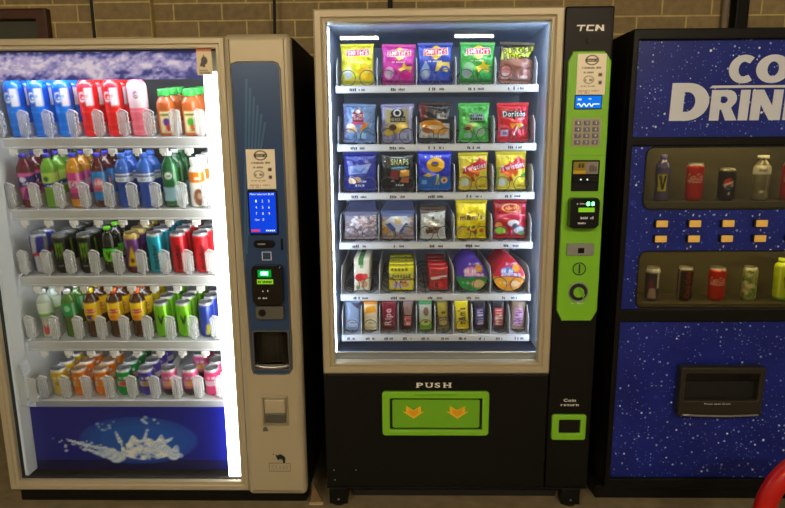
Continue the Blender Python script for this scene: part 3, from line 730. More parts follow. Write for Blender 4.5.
BLUE, GCAP = (18, 96, 214), (60, 186, 76)
g_blue = lambda: bottle_thing('sports_drink_bottle', 'sport', .0365, .232, sport((6, 112, 222), (12, 84, 196)), (240, 240, 240), .56)
g_red = lambda: bottle_thing('sports_drink_bottle', 'sport', .0365, .232, sport((222, 22, 24), (214, 20, 26)), (240, 240, 240), .56)
g_pink = lambda: bottle_thing('sports_drink_bottle', 'sport', .0365, .232, sport((232, 110, 128), (0, 0, 0), True), (244, 226, 228), .56)
LANES = [
 [('blue sports drink bottle', g_blue, 3), ('blue sports drink bottle', 0, 3), ('blue sports drink bottle', 0, 3), ('red sports drink bottle', g_red, 3), ('red sports drink bottle', 3, 3),
  ('pale pink sports drink bottle', g_pink, 1), ('amber juice bottle with purple fruit label', lambda: bottle_thing('juice_bottle', 'square', .0335, .176, juice((110, 60, 150), (200, 50, 40)), GCAP, .66), 3),
  ('amber juice bottle with green fruit label', lambda: bottle_thing('juice_bottle', 'square', .0335, .176, juice((90, 190, 60), (210, 110, 40)), GCAP, .66), 3)],
 [('pink and purple soda bottle', lambda: bottle_thing('soda_bottle', 'soda', .0315, .212, p_grape(), (64, 50, 180)), 3), ('lime green soda bottle', lambda: bottle_thing('soda_bottle', 'soda', .0315, .212, p_lime(), (64, 60, 190)), 3),
  ('orange soda bottle with magenta label', lambda: bottle_thing('soda_bottle', 'soda', .0315, .212, p_cream(), (64, 50, 190)), 3), ('dark soda bottle with blue label', lambda: bottle_thing('soda_bottle', 'soda', .0315, .212, p_ade(), (70, 60, 200)), 3),
  ('blue water bottle', lambda: bottle_thing('water_bottle', 'water', .034, .212, p_water(), (70, 120, 220)), 2), ('blue water bottle', 4, 2),
  ('green bottle with white cap', lambda: bottle_thing('soda_bottle', 'soda', .0335, .216, p_green(), (232, 236, 234)), 3), ('white and orange milk bottle', lambda: bottle_thing('milk_bottle', 'square', .034, .192, p_choc(), (236, 238, 240), .62), 3)],
 [('blue and silver energy drink can', lambda: can_thing('energy_drink_can', .0325, .164, p_wings()), 2), ('black energy can with green claw marks', lambda: can_thing('energy_drink_can', .0325, .160, p_claw()), 3), ('black energy can with green claw marks', 1, 3),
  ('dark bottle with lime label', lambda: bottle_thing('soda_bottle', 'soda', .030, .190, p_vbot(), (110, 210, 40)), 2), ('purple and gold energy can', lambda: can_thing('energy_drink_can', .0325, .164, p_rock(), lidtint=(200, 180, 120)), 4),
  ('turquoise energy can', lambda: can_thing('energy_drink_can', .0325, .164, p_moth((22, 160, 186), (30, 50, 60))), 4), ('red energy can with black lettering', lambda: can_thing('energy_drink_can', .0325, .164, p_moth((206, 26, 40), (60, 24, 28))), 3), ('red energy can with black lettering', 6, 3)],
 [('clear bottle with pale label', lambda: bottle_thing('soft_drink_bottle', 'tea', .030, .203, p_clearb(), (226, 232, 230)), 2), ('green drink bottle', lambda: bottle_thing('soft_drink_bottle', 'tea', .030, .203, p_aloe(), (230, 236, 232)), 2),
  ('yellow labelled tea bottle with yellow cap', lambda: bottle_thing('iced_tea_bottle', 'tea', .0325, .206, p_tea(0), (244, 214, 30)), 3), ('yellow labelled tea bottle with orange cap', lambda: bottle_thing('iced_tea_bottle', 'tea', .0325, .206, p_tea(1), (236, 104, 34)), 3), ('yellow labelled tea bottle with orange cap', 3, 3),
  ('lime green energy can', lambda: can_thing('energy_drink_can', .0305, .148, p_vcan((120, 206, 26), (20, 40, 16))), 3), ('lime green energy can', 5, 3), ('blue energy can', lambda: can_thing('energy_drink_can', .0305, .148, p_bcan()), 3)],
 [('yellow soft drink can', lambda: can_thing('soft_drink_can', .0325, .118, p_pop((226, 190, 40), (214, 206, 190), (190, 160, 60), (216, 186, 90))), 3), ('orange soft drink can', lambda: can_thing('soft_drink_can', .0325, .118, p_pop((240, 130, 26), (226, 200, 180), (240, 140, 40)), lidtint=(206, 170, 130)), 3), ('orange soft drink can', 1, 3),
  ('green soft drink can', lambda: can_thing('soft_drink_can', .0325, .118, p_pop((26, 156, 70), (214, 196, 190), (206, 60, 60))), 4), ('violet soft drink can', lambda: can_thing('soft_drink_can', .0325, .118, p_pop((78, 66, 170), (206, 196, 206), (196, 150, 60))), 4),
  ('pink, yellow and black can', lambda: can_thing('soft_drink_can', .0325, .118, p_pop((226, 100, 150), (232, 170, 200), (240, 190, 60), (50, 44, 44))), 1), ('pink, yellow and black can', 5, 3), ('hot pink soft drink can', lambda: can_thing('soft_drink_can', .0325, .118, p_pop((232, 60, 126), (236, 226, 232), (236, 190, 206))), 4)],
]
ORD = ['first', 'second', 'third', 'fourth', 'fifth', 'sixth', 'seventh', 'eighth', 'ninth', 'tenth']
SHELF = ['top', 'second', 'third', 'fourth', 'bottom']
DEPTH = ['front of', 'second in', 'third in', 'fourth in', 'fifth in']
DIAM = [q * SC for q in (.075, .069, .067, .067, .067)]
for r, row in enumerate(LANES):
    protos = []
    for k, (desc, mk, n) in enumerate(row):
        fresh = not isinstance(mk, int); p = mk() if fresh else protos[mk]; protos.append(p)
        for d in range(n + (1 if n >= 3 and r in (1, 2, 3) else 0)):
            o = p if (fresh and d == 0) else copy_tree(p)
            gap = (.07 if (r == 4 and k == 6 and d) else 0)
            o.location = slope(TRAYZ[r]) @ Vector((LX[r][k], .112 + BACK + DIAM[r] / 2 + d * (DIAM[r] + .0025) + gap, TRAYZ[r] - .0003))
            o.rotation_euler = (Matrix.Rotation(TILT, 3, 'X') @ Matrix.Rotation(random.uniform(-.1, .1) + .2, 3, 'Z')).to_euler()
            tag(o, f"{desc}, {DEPTH[d]} {ORD[k]} lane, {SHELF[r]} drinks shelf", 'can' if 'can' in o.name else 'bottle', f"drinks on the {SHELF[r]} shelf of the drinks machine")
# ------------------------------------------------------------------ snack machine
S = thing('snack_vending_machine', 'tall black snack machine with green payment panel and lit glass front', 'vending machine', (.53, .4, 0)); S['_off'] = 1
so = Vector(S.location)
b = MB(); b.box(.0015, .030, .045, .82, .086, 1.938); b.box(.866, .8885, .045, .82, .086, 1.938); b.box(.03, .866, .79, .82, .086, 1.938); b.box(.03, .866, .045, .79, 1.905, 1.938); b.box(.03, .866, .045, .79, .575, .60)
b.build('cabinet', M['black'], S)
b = MB(); b.box(.0405, .0455, .045, .63, .61, 1.904); b.box(.8565, .8615, .045, .63, .61, 1.904); b.box(.046, .856, .620, .630, .61, 1.904); b.box(.046, .856, .045, .62, 1.9012, 1.9045)
b.build('liner', M['inwall'], S)
MB().box(.046, .856, .062, .615, .640, .648).build('drop_floor', M['floor_in'], S)
MB().box(.046, .856, .047, .058, .612, .652, .002).build('drop_lip', M['silver'], S)
MB().frame(0, .8895, .577, 1.941, [(0, .0425), (0, .006), (.006, 0), (.026, 0), (.031, .007), (.036, .003), (.043, .004), (.046, .012), (.047, .0425)]).build('door_frame', M['champagne'], S)
MB().box(.0475, .8425 + .0122, .020, .025, .6245, 1.8935).build('glass_pane', M['glass'], S)
for n, a in (('light_strip', (.0462, .0492, .0435, .058, .655, 1.885)), ('light_strip', (.8528, .8558, .0435, .058, .655, 1.885)), ('light_strip', (.06, .842, .0435, .056, 1.897, 1.9005))):
    MB().box(*a).build(n, M['ledc'], S)
MB().box(0, .8875, .001, .0445, .0865, .5755, .004).build('lower_panel', M['black'], S)
MB().box(0, 1.063, .0, .82, .0795, .0855, .002).build('base_rail', M['black'], S)
MB().box(.10, .95, .07, .78, .004, .079).build('kick_panel', M['rubber'], S)
for x in (.009, .962):
    f = MB().box(x, x + .075, .002, .06, .008, .079, .003).build('foot', M['black'], S)
    MB().lathe([(.03, 0), (.03, .008)], 16, (x + .037, .032, 0)).build('foot_pad', M['rubber'], f)
    MB().lathe([(.004, -.001), (.004, .003)], 10, (x + .038, 0, .03), 'y').build('bolt', M['silver'], f)
for x, z in ((.031, .162), (.121, .163), (.034, .118)): MB().lathe([(.003, -.0005), (.003, .0015)], 8, (x, 0, z), 'y').build('screw', M['silver'], S)
col = MB().box(.892, 1.063, 0, .82, .0865, 1.941, .006).build('payment_column', M['black'], S)
# PUSH flap
fl = plate('push_flap', M['green'], S, rrect(.231, .655, .322, .508, .014), [rrect(.262, .628, .346, .480, .006)], -.016, .0008, .004)
MB().box(.262, .628, -.002, .0008, .346, .480).build('flap_gap', M['rubber'], fl)
MB().prism(rrect(.272, .618, .354, .472, .006), -.009, -.0022, .003).build('flap_door', M['greend'], fl)
MB().box(.36, .53, -.019, -.0162, .494, .503, .001).build('flap_ridge', M['greend'], fl)
ar = [(-.030, .028), (0, .009), (.030, .028), (.030, .001), (.043, .004), (0, -.026), (-.043, .004), (-.030, .001)]
for x in (.356, .530):
    a = MB().prism([(x + p, .420 + q) for p, q in ar], -.0125, -.0092).build('arrow', M['orange'], fl)
    MB().prism([(x + p * .62, .420 + q * .62) for p, q in ar], -.0138, -.0126).build('arrow_inlay', P('amber_deep', (246, 176, 30), .4), a)
b = MB(); xs = (.368, .404, .440, .475)
for ch, x, w_ in zip('PUSH', xs, (.026, .028, .022, .029)):
    b.tris([[tuple(q) for q in p] for p in text_polys(ch, x, x + w_, .520, .541)], -.0004)
    for sx, sz in {'P': [(.004, .520)], 'U': [(.004, .5385), (w_ - .004, .5385)], 'H': [(.004, .5385), (w_ - .004, .5385), (.004, .520), (w_ - .004, .520)]}.get(ch, []):
        b.tris([[(x + sx - .0065, sz), (x + sx + .0065, sz), (x + sx + .0065, sz + .0026), (x + sx - .0065, sz + .0026)]], -.0005)
b.build('lettering', M['wprint'], S)
lettering(S, M['wprint'], 'Coin', .951, .999, .461, .4735, -.0006)
lettering(S, M['wprint'], 'return', .940, 1.011, .4425, .4525, -.0006)
crn = plate('coin_return', M['green'], S, rrect(.905, 1.041, .303, .411, .010), [rrect(.934, 1.018, .331, .389, .004)], -.014, -.0004, .004)
MB().box(.930, 1.022, -.003, -.0004, .327, .393).build('return_recess', M['rubber'], crn)
MB().prism(rrect(.938, 1.014, .335, .383, .003), -.0048, -.0031).build('return_flap', M['blackg'], crn)
# maker's lettering
b = MB()
for pl in ([(0, 20), (30, 20), (28, 15.5), (19, 15.5), (15.5, 0), (9, 0), (12.5, 15.5), (-1, 15.5)], [(35, 20), (60, 20), (59, 15.5), (41, 15.5), (39.5, 4.5), (58, 4.5), (57, 0), (34, 0), (32, 3), (34, 18)], [(62, 0), (65, 20), (74, 20), (84, 8), (86, 20), (92, 20), (94.5, 0), (86, 0), (76, 11), (69, 0)]):
    b.tris([[(.932 + x * .00102, 1.857 + z * .00105) for x, z in pl]], -.0006)
b.build('lettering', M['wprint'], S)
MB().tris([[(1.022, 1.878), (1.030, 1.878), (1.030, 1.868)]], -.0006).build('logo_tip', P('logo_tip', (190, 70, 30), .5), S)
MB().prism(disc(.977, 1.827, .011), -.003, -.0004).build('sensor_eye', M['rubber'], S)
gf = MB().prism([(.9045, .838), (.925, .798), (1.037, .798), (1.0575, .838), (1.0565, 1.755), (1.031, 1.788), (.922, 1.788), (.9055, 1.755)], -.014, -.0004, .005).build('green_fascia', M['green'], S)
MB().tube([(.908, -.0142, 1.425), (1.054, -.0142, 1.425)], .0012, 5).build('groove', M['greend'], gf)
MB().tris(scrib(.958, 1.005, .866, .872, 11, 44), -.0146).build('lettering', M['gprint'], gf)
notice(S, .9355, 1.0375, 1.6385, 1.778, -.0165)
dp = MB().prism(rrect(.932, 1.030, 1.588, 1.6375, .003), -.0162, -.0139).build('display', M['blackg'], S)
MB().box(.935, 1.027, -.0168, -.0163, 1.591, 1.6345).build('screen', M['screenc'], dp)
b = MB(); b.tris(scrib(.943, .957, 1.619, 1.627, 3, 21) + scrib(.982, .992, 1.622, 1.628, 2, 22), -.0171)
b.tube([(.942 + .078 * t, -.0172, 1.603 + (.005 * math.sin(t * 26) if t < .7 else .003)) for t in np.linspace(0, 1, 50)], .0022, 5)
b.build('screen_print', M['scrw'], dp)
kp = MB().prism(rrect(.928, 1.031, 1.457, 1.556, .004), -.0175, -.0139, .001).build('keypad', M['keyframe'], S)
for i in range(12):
    x = .9365 + (i % 3) * .0315; z = 1.532 - (i // 3) * .0228
    MB().box(x, x + .0235, -.0215, -.0176, z, z + .0165, .002, 1).build('key', M['key'], kp)
b = MB()
for i, ch in enumerate('123456789*0&'):
    x = .9365 + (i % 3) * .0315; z = 1.532 - (i // 3) * .0228; b.tris([[tuple(q) for q in p] for p in text_polys(ch, x + .009, x + .0145, z + .004, z + .0125, 0)], -.0218)
b.build('key_print', M['wprint'], kp)
bl = MB().prism(rrect(.934, 1.034, 1.295, 1.408, .003), -.0175, -.0139, .001).build('bill_slot', M['blackg'], S)
cv = Cv(30, 14, (120, 110, 40), .5); cv.rect(0, .35, .55, 1, (150, 130, 30)); cv.rect(.5, 0, 1, 1, (150, 138, 130)); cv.rect(.0, 0, .5, .3, (216, 176, 20)); cv.marks(.1, .5, .45, .9, (40, 34, 20), 3); cv.marks(.55, .2, .95, .8, (90, 80, 84), 4)
sheet('bill_guide', .939, 1.029, 1.358, 1.402, -.0186, cv, M['print'], bl, .001)
MB().box(.938, 1.030, -.024, -.0176, 1.325, 1.350, .003).build('bill_mouth', M['black'], bl)
for x in (.966, .990): MB().lathe([(.003, -.0245), (.003, -.0236)], 8, (x, 0, 1.338), 'y').build('bill_light', M['led_dot'], bl)
r2 = MB().prism(rrect(.926, 1.031, 1.162, 1.273, .012), -.052, -.0139, .006).build('card_reader', M['blackg'], S)
MB().tris(scrib(.938, .985, 1.250, 1.256, 9, 31), -.0525).build('lettering', M['gprint'], r2)
MB().box(.985, .994, -.0532, -.0522, 1.246, 1.258).build('light', M['glow'], r2); MB().box(1.002, 1.011, -.0532, -.0522, 1.246, 1.258).build('light', M['glow'], r2)
MB().box(.955, 1.013, -.0532, -.0522, 1.222, 1.238).build('display', M['lcd'], r2)
MB().tris(scrib(.957, 1.013, 1.196, 1.206, 8, 32) + scrib(.955, .985, 1.178, 1.185, 6, 33), -.0525).build('lettering', M['gprint'], r2)
cp = MB().prism(rrect(.930, 1.029, 1.056, 1.100, .003), -.022, -.0139, .003).build('coin_plate', M['silver'], S)
MB().box(.970, .993, -.0232, -.0222, 1.064, 1.084).build('coin_mouth', M['black'], cp)
lk = MB().prism(disc(.980, 1.003, .027), -.0172, -.0139, .002).build('lock', M['greend'], S)
MB().frame(.953, 1.007, .976, 1.030, [(0, -.014), (0, -.0145), (.001, -.0145), (.001, -.014)]).b if 0 else None
MB().tube([(.980 + .023 * math.cos(a), -.0175, 1.003 + .023 * math.sin(a)) for a in np.linspace(0, 2 * PI, 25)[:-1]], .0018, 6, True).build('lock_ring', M['mark'], lk)
MB().box(.9775, .9825, -.0182, -.0173, .985, 1.021).build('lock_slot', M['mark'], lk)
dl = MB().prism(disc(.981, .913, .036), -.017, -.0139, .001).build('reject_dial', M['mark'], S)
MB().tube([(.981 + .036 * math.cos(a), -.0165, .913 + .036 * math.sin(a)) for a in np.linspace(0, 2 * PI, 29)[:-1]], .003, 6, True).build('dial_ring', M['silver'], dl, True)
k = MB().prism(disc(.981, .913, .020), -.026, -.0171, .002).build('dial_knob', M['green'], dl)
MB().prism([(.986 + .030 * c_ - .006 * s_, .908 + .030 * s_ * -1 - .006 * c_) for c_, s_ in ((.7, .7),)] + [(.975, .925), (.984, .930), (1.004, .905), (.996, .890)], -.029, -.0262).build('dial_grip', M['greend'], dl)

TZ = [1.688, 1.469, 1.281, 1.084, .871, .699]
SX = [.145, .296, .446, .596, .746]; DX = [.0665, .2205, .371, .521, .671, .8255]
def coil_mesh(n, pitch, r, wr=.0016):
    pts = []
    for k in range(n):
        for a in np.linspace(0, 2 * PI, 23)[:-1]: pts.append((-r * math.sin(a), k * pitch + a / 2 / PI * .004, -r * math.cos(a)))
        pts.append((0, k * pitch + .005, -r)); pts.append((0, (k + 1) * pitch - .003, -r))
    me = MB().tube(pts, wr, 6).mesh('spiral_coil', True); me.materials.append(M['wire']); return me
def div_mesh(h):
    b = MB().prism([(.126, 0), (.126, h * .72), (.165, h), (.58, h), (.58, 0)][::-1], -.0012, .0012); m = b.mesh('slot_divider')
    m.transform(Matrix(((0, 1, 0, 0), (1, 0, 0, 0), (0, 0, 1, 0), (0, 0, 0, 1)))); m.flip_normals(); m.materials.append(M['white']); return m
dv, dv6 = div_mesh(.108), div_mesh(.112)
wide, mid, nar, big = coil_mesh(5, .066, .029), coil_mesh(9, .042, .031), coil_mesh(6, .052, .0275), coil_mesh(5, .084, .031)
for r, z in enumerate(TZ):
    b = MB(); b.box(.062, .832, .128, .61, z - .008, z - .001); b.box(.062, .832, .116, .1265, z - .027, z + .001, .002)
    t = b.build('snack_tray', M['tray'], S)
    MB().box(.07, .824, .128, .134, z - .013, z - .0085).build('added_tray_light', M['shelf_led'], t)  # added light bar, hidden by the tray lip, to brighten the packets
    n = 10 if r == 5 else 5; sx = [.1045 + .0762 * i for i in range(10)] if r == 5 else SX
    MB().box(.066, .828, .1148, .1158, z - .023, z - .004).build('price_strip', M['white'], t)
    b = MB()
    for i, x in enumerate(sx):
        wd = .018 if r == 5 else .03; b.tris(scrib(x - wd, x - wd * .1, z - .020, z - .007, 3 if r == 5 else 4, r * 10 + i) + scrib(x + wd * .2, x + wd, z - .019, z - .009, 3 if r == 5 else 5, 70 + r * 10 + i), .1145)
    b.build('price_print', M['mark'], t)
    for x in (DX if r < 5 else [.0665 + .0762 * i for i in range(11)]):
        o = link('slot_divider', dv if r < 5 else dv6, None); o.parent = t; o.location = Vector((x, 0, z)) - so
    for i, x in enumerate(sx):
        if r == 5: cs = [(x, nar, .0275)]
        elif r == 4: cs = [(x - .038, big if i in (1, 2) else mid, .031), (x + .038, big if i in (1, 2) else mid, .031)]
        else: cs = [(x - .037, wide, .029), (x + .037, wide, .029)]
        for cx, me, rad in cs:
            o = link('spiral_coil', me, None); o.parent = t; o.location = Vector((cx, .140, z + rad + .0025)) - so

# ------------------------------------------------------------------ packets
NU, NV = 58, 68
def snack(name, w, h, t, cv, seal=None, **k):
    root = bpy.data.objects.new(name, None); COL.objects.link(root); root.empty_display_size = .02
    s = .010 if seal else 0
    me = bag_mesh('packet_body', w, h - 2 * s, t, cv, **k); me.transform(Matrix.Translation((0, 0, s))); link('packet_body', me, M['bag'], root)
    if seal:
        g = cv.a
        for nm, z0, z1, c in (('top_seal', h - s + .0002, h, g[-6:, :].reshape(-1, 3).mean(0)), ('bottom_seal', 0, s - .0002, g[:6, :].reshape(-1, 3).mean(0))):
            pts = []; n = 18
            for i in range(n + 1):
                x = -w / 2 + w * i / n; pts.append((x, (z1 if nm[0] == 't' else z0) - (.0015 * (i % 2) if nm[0] == 't' else -.0015 * (i % 2))))
            pl = [(-w / 2, z0), (w / 2, z0)] + pts[::-1] if nm[0] == 't' else pts + [(w / 2, z1), (-w / 2, z1)]
            MB().prism(pl, -.0012, .0012).build(nm, P('seal_foil', tuple(c), .3), root)
    return root
def cvb(bg, w=.128, h=.15):
    c = Cv(NU, NV, bg, h / w); g = random.Random(sum(bg)); B = np.array(bg, float)   # busy small print all over the foil
    for i in range(60):
        k = g.choice((.72, .82, 1.16, 1.3)); q = g.uniform(.015, .05); c.ell(g.random(), g.random(), q * g.uniform(.5, 2), q, np.clip(B * k + (k - 1) * 40, 0, 255), .6, g.uniform(0, 3))
    return c
def smith(bg, dark, diamond=True, chips=(240, 200, 40), cup=(200, 206, 200)):
    c = cvb(bg); c.rect(0, 0, 1, .07, dark)
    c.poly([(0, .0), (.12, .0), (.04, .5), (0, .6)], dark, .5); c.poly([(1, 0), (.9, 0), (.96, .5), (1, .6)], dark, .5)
    if diamond: c.poly([(.26, .80), (.54, 1.0), (.82, .80), (.54, .60)], (246, 206, 50))
    c.poly([(.16, .70), (.88, .73), (.86, .92), (.18, .89)], (240, 236, 240)); c.poly([(.18, .715), (.86, .745), (.84, .905), (.20, .875)], (200, 30, 56)); c.text("SMITH'S", .22, .745, .82, .875, (250, 246, 244), rot=.03, track=.14)
    c.poly([(.35, .66), (.52, .60), (.68, .67), (.52, .63)], (246, 224, 120)); c.marks(.3, .54, .7, .58, (250, 240, 220), 9, 3)
    c.ell(.22, .26, .15, .17, cup); c.ell(.22, .22, .1, .08, (170, 176, 186)); c.ell(.74, .26, .2, .19, chips); c.ell(.70, .22, .11, .1, tuple(min(255, q + 26) for q in chips)); c.ell(.8, .32, .08, .06, (250, 230, 120))
    return c
def p1(): c = smith((222, 212, 44), (190, 180, 40), False, (246, 190, 16), (206, 206, 150)); return c
def p2():
    c = smith((206, 52, 160), (160, 26, 120), True, (222, 20, 150), (226, 160, 210)); c.poly([(.5, .36), (.62, .42), (.66, .56), (.74, .44), (.92, .44), (.86, .3), (.6, .28)], (240, 200, 70)); c.ell(.72, .22, .17, .13, (214, 16, 140)); c.rect(.12, .14, .26, .3, (224, 196, 220)); return c
def p3():
    c = smith((52, 74, 176), (30, 40, 120), True, (60, 90, 200), (120, 150, 200)); c.poly([(.22, .2), (.12, .4), (.22, .58), (.34, .4)], (150, 180, 220)); c.poly([(.50, .3), (.56, .54), (.92, .54), (.94, .36), (.84, .44), (.7, .44), (.6, .3)], (236, 206, 90)); c.ell(.74, .2, .14, .1, (50, 90, 206)); return c
def p4():
    c = smith((70, 176, 76), (36, 120, 50), True, (50, 190, 90), (150, 200, 170)); c.poly([(.48, .40), (.62, .46), (.66, .60), (.74, .46), (.9, .44), (.78, .36), (.8, .24), (.66, .32), (.54, .24)], (236, 214, 50)); c.ell(.26, .42, .14, .1, (140, 200, 150)); return c
def p5():
    c = cvb((48, 42, 38)); c.rect(0, 0, 1, .56, (150, 100, 84)); c.ell(.5, .5, .6, .12, (150, 100, 84)); c.poly([(.02, .56), (.08, .86), (.98, .96), (.96, .86), (.84, .66)], (196, 206, 40))
    c.text('BURGER', .08, .74, .95, .90, (46, 44, 20), rot=.14); c.text('RINGS', .10, .58, .78, .72, (46, 44, 20), rot=.14); c.ell(.2, .2, .16, .2, (196, 120, 110)); c.rect(.1, .06, .3, .2, (220, 214, 220)); c.ring(.2, .26, .16, .16, .1, (120, 60, 54)); c.ell(.74, .22, .2, .16, (176, 112, 96)); c.rect(.64, .08, .86, .15, (214, 204, 206)); c.rect(.5, .34, .96, .40, (120, 76, 66)); return c
def p6():
    c = cvb((112, 142, 184)); c.poly([(.3, .54), (.3, .80), (.46, .96), (.62, .80), (.64, .54)], (130, 44, 66)); c.ell(.46, .84, .08, .06, (190, 196, 206)); c.text('RED ROCK', .28, .68, .66, .76, (226, 216, 214)); c.text('DELI', .34, .60, .60, .67, (226, 216, 214)); c.rect(.26, .46, .68, .54, (196, 70, 116)); c.ell(.24, .36, .15, .13, (224, 206, 178)); c.ell(.32, .30, .12, .08, (206, 176, 140)); c.poly([(.5, .24), (.62, .48), (.84, .54), (.72, .4)], (226, 120, 40)); c.poly([(.5, .24), (.72, .40), (.84, .38)], (90, 150, 90)); c.rect(.46, .06, .72, .22, (150, 186, 214)); c.rect(.02, .0, .1, 1, (130, 130, 180)); return c
def p7():
    c = cvb((150, 150, 190)); c.rect(.12, .46, .84, .92, (170, 160, 120)); c.ell(.5, .78, .20, .14, (40, 40, 50)); c.ring(.5, .80, .1, .09, .24, (220, 220, 226)); c.rect(.28, .54, .76, .70, (50, 46, 48)); c.text('RED ROCK DELI', .3, .57, .74, .66, (200, 190, 160)); c.ell(.40, .34, .26, .14, (216, 176, 60)); c.ell(.36, .38, .12, .09, (80, 60, 70)); c.ell(.66, .42, .18, .1, (226, 196, 90)); c.ell(.22, .22, .14, .08, (226, 196, 80)); c.rect(.5, .06, .8, .24, (176, 184, 214)); c.rect(.86, 0, .94, 1, (190, 190, 220)); return c
def p8():
    c = cvb((210, 212, 214)); c.rect(0, .48, 1, 1, (44, 40, 44)); c.poly([(0, .5), (0, 1), (.26, 1), (.2, .6)], (104, 36, 40)); c.ell(.42, .80, .14, .12, (34, 34, 50)); c.ell(.40, .44, .36, .12, (230, 150, 40)); c.ell(.64, .30, .28, .14, (236, 166, 60)); c.ell(.3, .30, .2, .12, (206, 120, 30)); c.ell(.5, .36, .24, .06, (240, 216, 170)); c.rect(.56, .60, .9, .76, (170, 176, 184)); c.marks(.6, .64, .88, .72, (50, 50, 60), 5); c.rect(0, 0, 1, .05, (50, 50, 56)); return c
def p9():
    c = cvb((86, 196, 92)); c.rect(.34, .55, .80, .76, (150, 176, 190)); c.marks(.37, .67, .77, .745, (46, 70, 76), 6, 3); c.marks(.37, .57, .77, .65, (46, 70, 76), 5, 6); c.rect(.34, .50, .80, .535, (30, 60, 50)); c.ell(.34, .36, .14, .12, (206, 176, 110)); c.ell(.28, .33, .1, .05, (120, 70, 40)); c.ell(.70, .24, .16, .14, (170, 216, 176)); c.rect(.2, .06, .46, .2, (140, 190, 170)); c.ell(.5, .44, .1, .04, (150, 210, 100)); return c
def p10():
    c = cvb((208, 36, 54)); c.poly([(.14, .64), (.16, .84), (.9, .80), (.88, .64)], (24, 24, 30)); c.text('Doritos', .16, .66, .88, .82, (240, 240, 244)); c.poly([(.44, .66), (.52, .55), (.58, .66)], (24, 24, 30)); c.marks(.62, .57, .86, .62, (240, 190, 190), 7); c.poly([(.36, .46), (.62, .46), (.48, .30)], (240, 160, 40)); c.poly([(.58, .48), (.82, .42), (.66, .28)], (246, 186, 60)); c.poly([(.6, .4), (.66, .4), (.56, .12), (.5, .12)], (240, 220, 220)); c.rect(.1, .1, .34, .28, (206, 190, 220)); c.marks(.12, .14, .32, .24, (120, 110, 160), 4); c.ell(.78, .2, .14, .1, (226, 60, 80)); return c
def p11():
    c = cvb((40, 48, 140), .136); c.poly([(.2, .42), (.22, .66), (.86, .74), (.72, .46)], (130, 150, 196)); c.poly([(.26, .48), (.36, .6), (.5, .52), (.76, .70), (.56, .46)], (86, 108, 180)); c.poly([(.36, .8), (.5, .92), (.66, .84), (.5, .86)], (110, 124, 186)); c.ell(.28, .24, .13, .1, (226, 190, 150)); c.ell(.44, .26, .11, .09, (216, 176, 130)); c.marks(.3, .06, .72, .14, (230, 232, 240), 6); c.rect(.54, .18, .7, .24, (200, 206, 230)); return c
def p12():
    c = cvb((30, 30, 34), .136); c.text('SNAPS', .30, .68, .84, .86, (206, 216, 140)); c.rect(.3, .88, .72, .91, (150, 150, 150)); c.poly([(.3, .57), (.84, .60), (.84, .645), (.3, .62)], (60, 160, 210)); c.poly([(.26, .3), (.3, .54), (.54, .50), (.52, .26)], (140, 50, 60)); c.poly([(.56, .34), (.58, .52), (.86, .54), (.86, .36)], (220, 160, 60)); c.poly([(.6, .18), (.62, .34), (.86, .34), (.84, .16)], (186, 100, 50)); c.marks(.38, .07, .7, .14, (230, 230, 226), 5); c.rect(.3, .2, .4, .24, (180, 180, 180)); return c
def p13():
    c = cvb((36, 50, 196), .136); c.ell(.52, .66, .27, .2, (246, 190, 36)); c.ell(.50, .68, .12, .07, (120, 70, 20)); c.ell(.5, .72, .1, .03, (36, 50, 160)); c.rect(0, 0, 1, .34, (26, 110, 214)); c.marks(.2, .86, .7, .93, (200, 210, 250), 9, 4); c.poly([(.14, .36), (.3, .44), (.46, .36), (.3, .32)], (220, 190, 110)); c.ell(.78, .24, .1, .1, (240, 206, 150)); c.ell(.78, .22, .04, .04, (200, 60, 60)); c.poly([(.52, .1), (.56, .4), (.62, .4), (.64, .1)], (180, 200, 120)); c.rect(.12, .12, .26, .24, (120, 180, 240)); return c
def p14(g=False):
    c = cvb((228, 206, 56), .12); c.poly([(.10, .44), (.20, .62), (.62, .80), (.70, .92), (.96, .78), (.94, .58), (.6, .50), (.5, .40)], (206, 40, 54)); c.text('Twisties', .15, .54, .93, .70, (238, 236, 250), rot=.2); c.poly([(.2, .44), (.5, .56), (.72, .48), (.66, .28), (.52, .42), (.48, .24), (.36, .34)], (224, 96, 30)); c.poly([(.4, .3), (.5, .34), (.56, .2), (.48, .14)], (180, 60, 20)); c.ell(.2, .16, .14, .11, (206, 220, 220)); c.ell(.78, .24, .17, .15, (240, 226, 60)); c.poly([(.5, .2), (.62, .16), (.7, .02), (.4, .02)], (240, 210, 30))
    if g: c.poly([(.8, .36), (.98, .46), (.99, .36), (.9, .3)], (70, 170, 60)); c.rect(0, .0, .1, .6, (150, 160, 60))
    return c
def p15(kind):
    c = cvb((150, 142, 156), .138, .112)
    if kind == 0: c.dots(.0, .0, 1, 1, [(196, 170, 166), (160, 134, 132), (214, 196, 196), (132, 112, 114), (226, 214, 214)], 90, .055, 2); c.dots(.3, .4, .7, .9, [(226, 220, 224)], 8, .035, 5); c.rect(0, .92, 1, 1, (120, 122, 150))
    else: c.dots(0, 0, 1, .75, [(226, 200, 130), (216, 160, 110), (190, 166, 184), (166, 148, 176)], 60, .06, 3); c.rect(0, .86, 1, 1, (96, 112, 160)); c.poly([(.1, .66), (.3, .86), (.76, .88), (.92, .68), (.56, .22), (.44, .22)], (214, 222, 240)); c.poly([(.16, .54), (.26, .62), (.44, .36), (.40, .24), (.3, .3)], (56, 90, 190)); c.poly([(.54, .24), (.74, .62), (.82, .56), (.62, .22)], (56, 90, 190)); c.ell(.5, .68, .1, .11, (226, 200, 140)); c.ell(.1, .3, .1, .16, (230, 180, 80)); c.ell(.8, .4, .12, .12, (176, 180, 176))
    return c
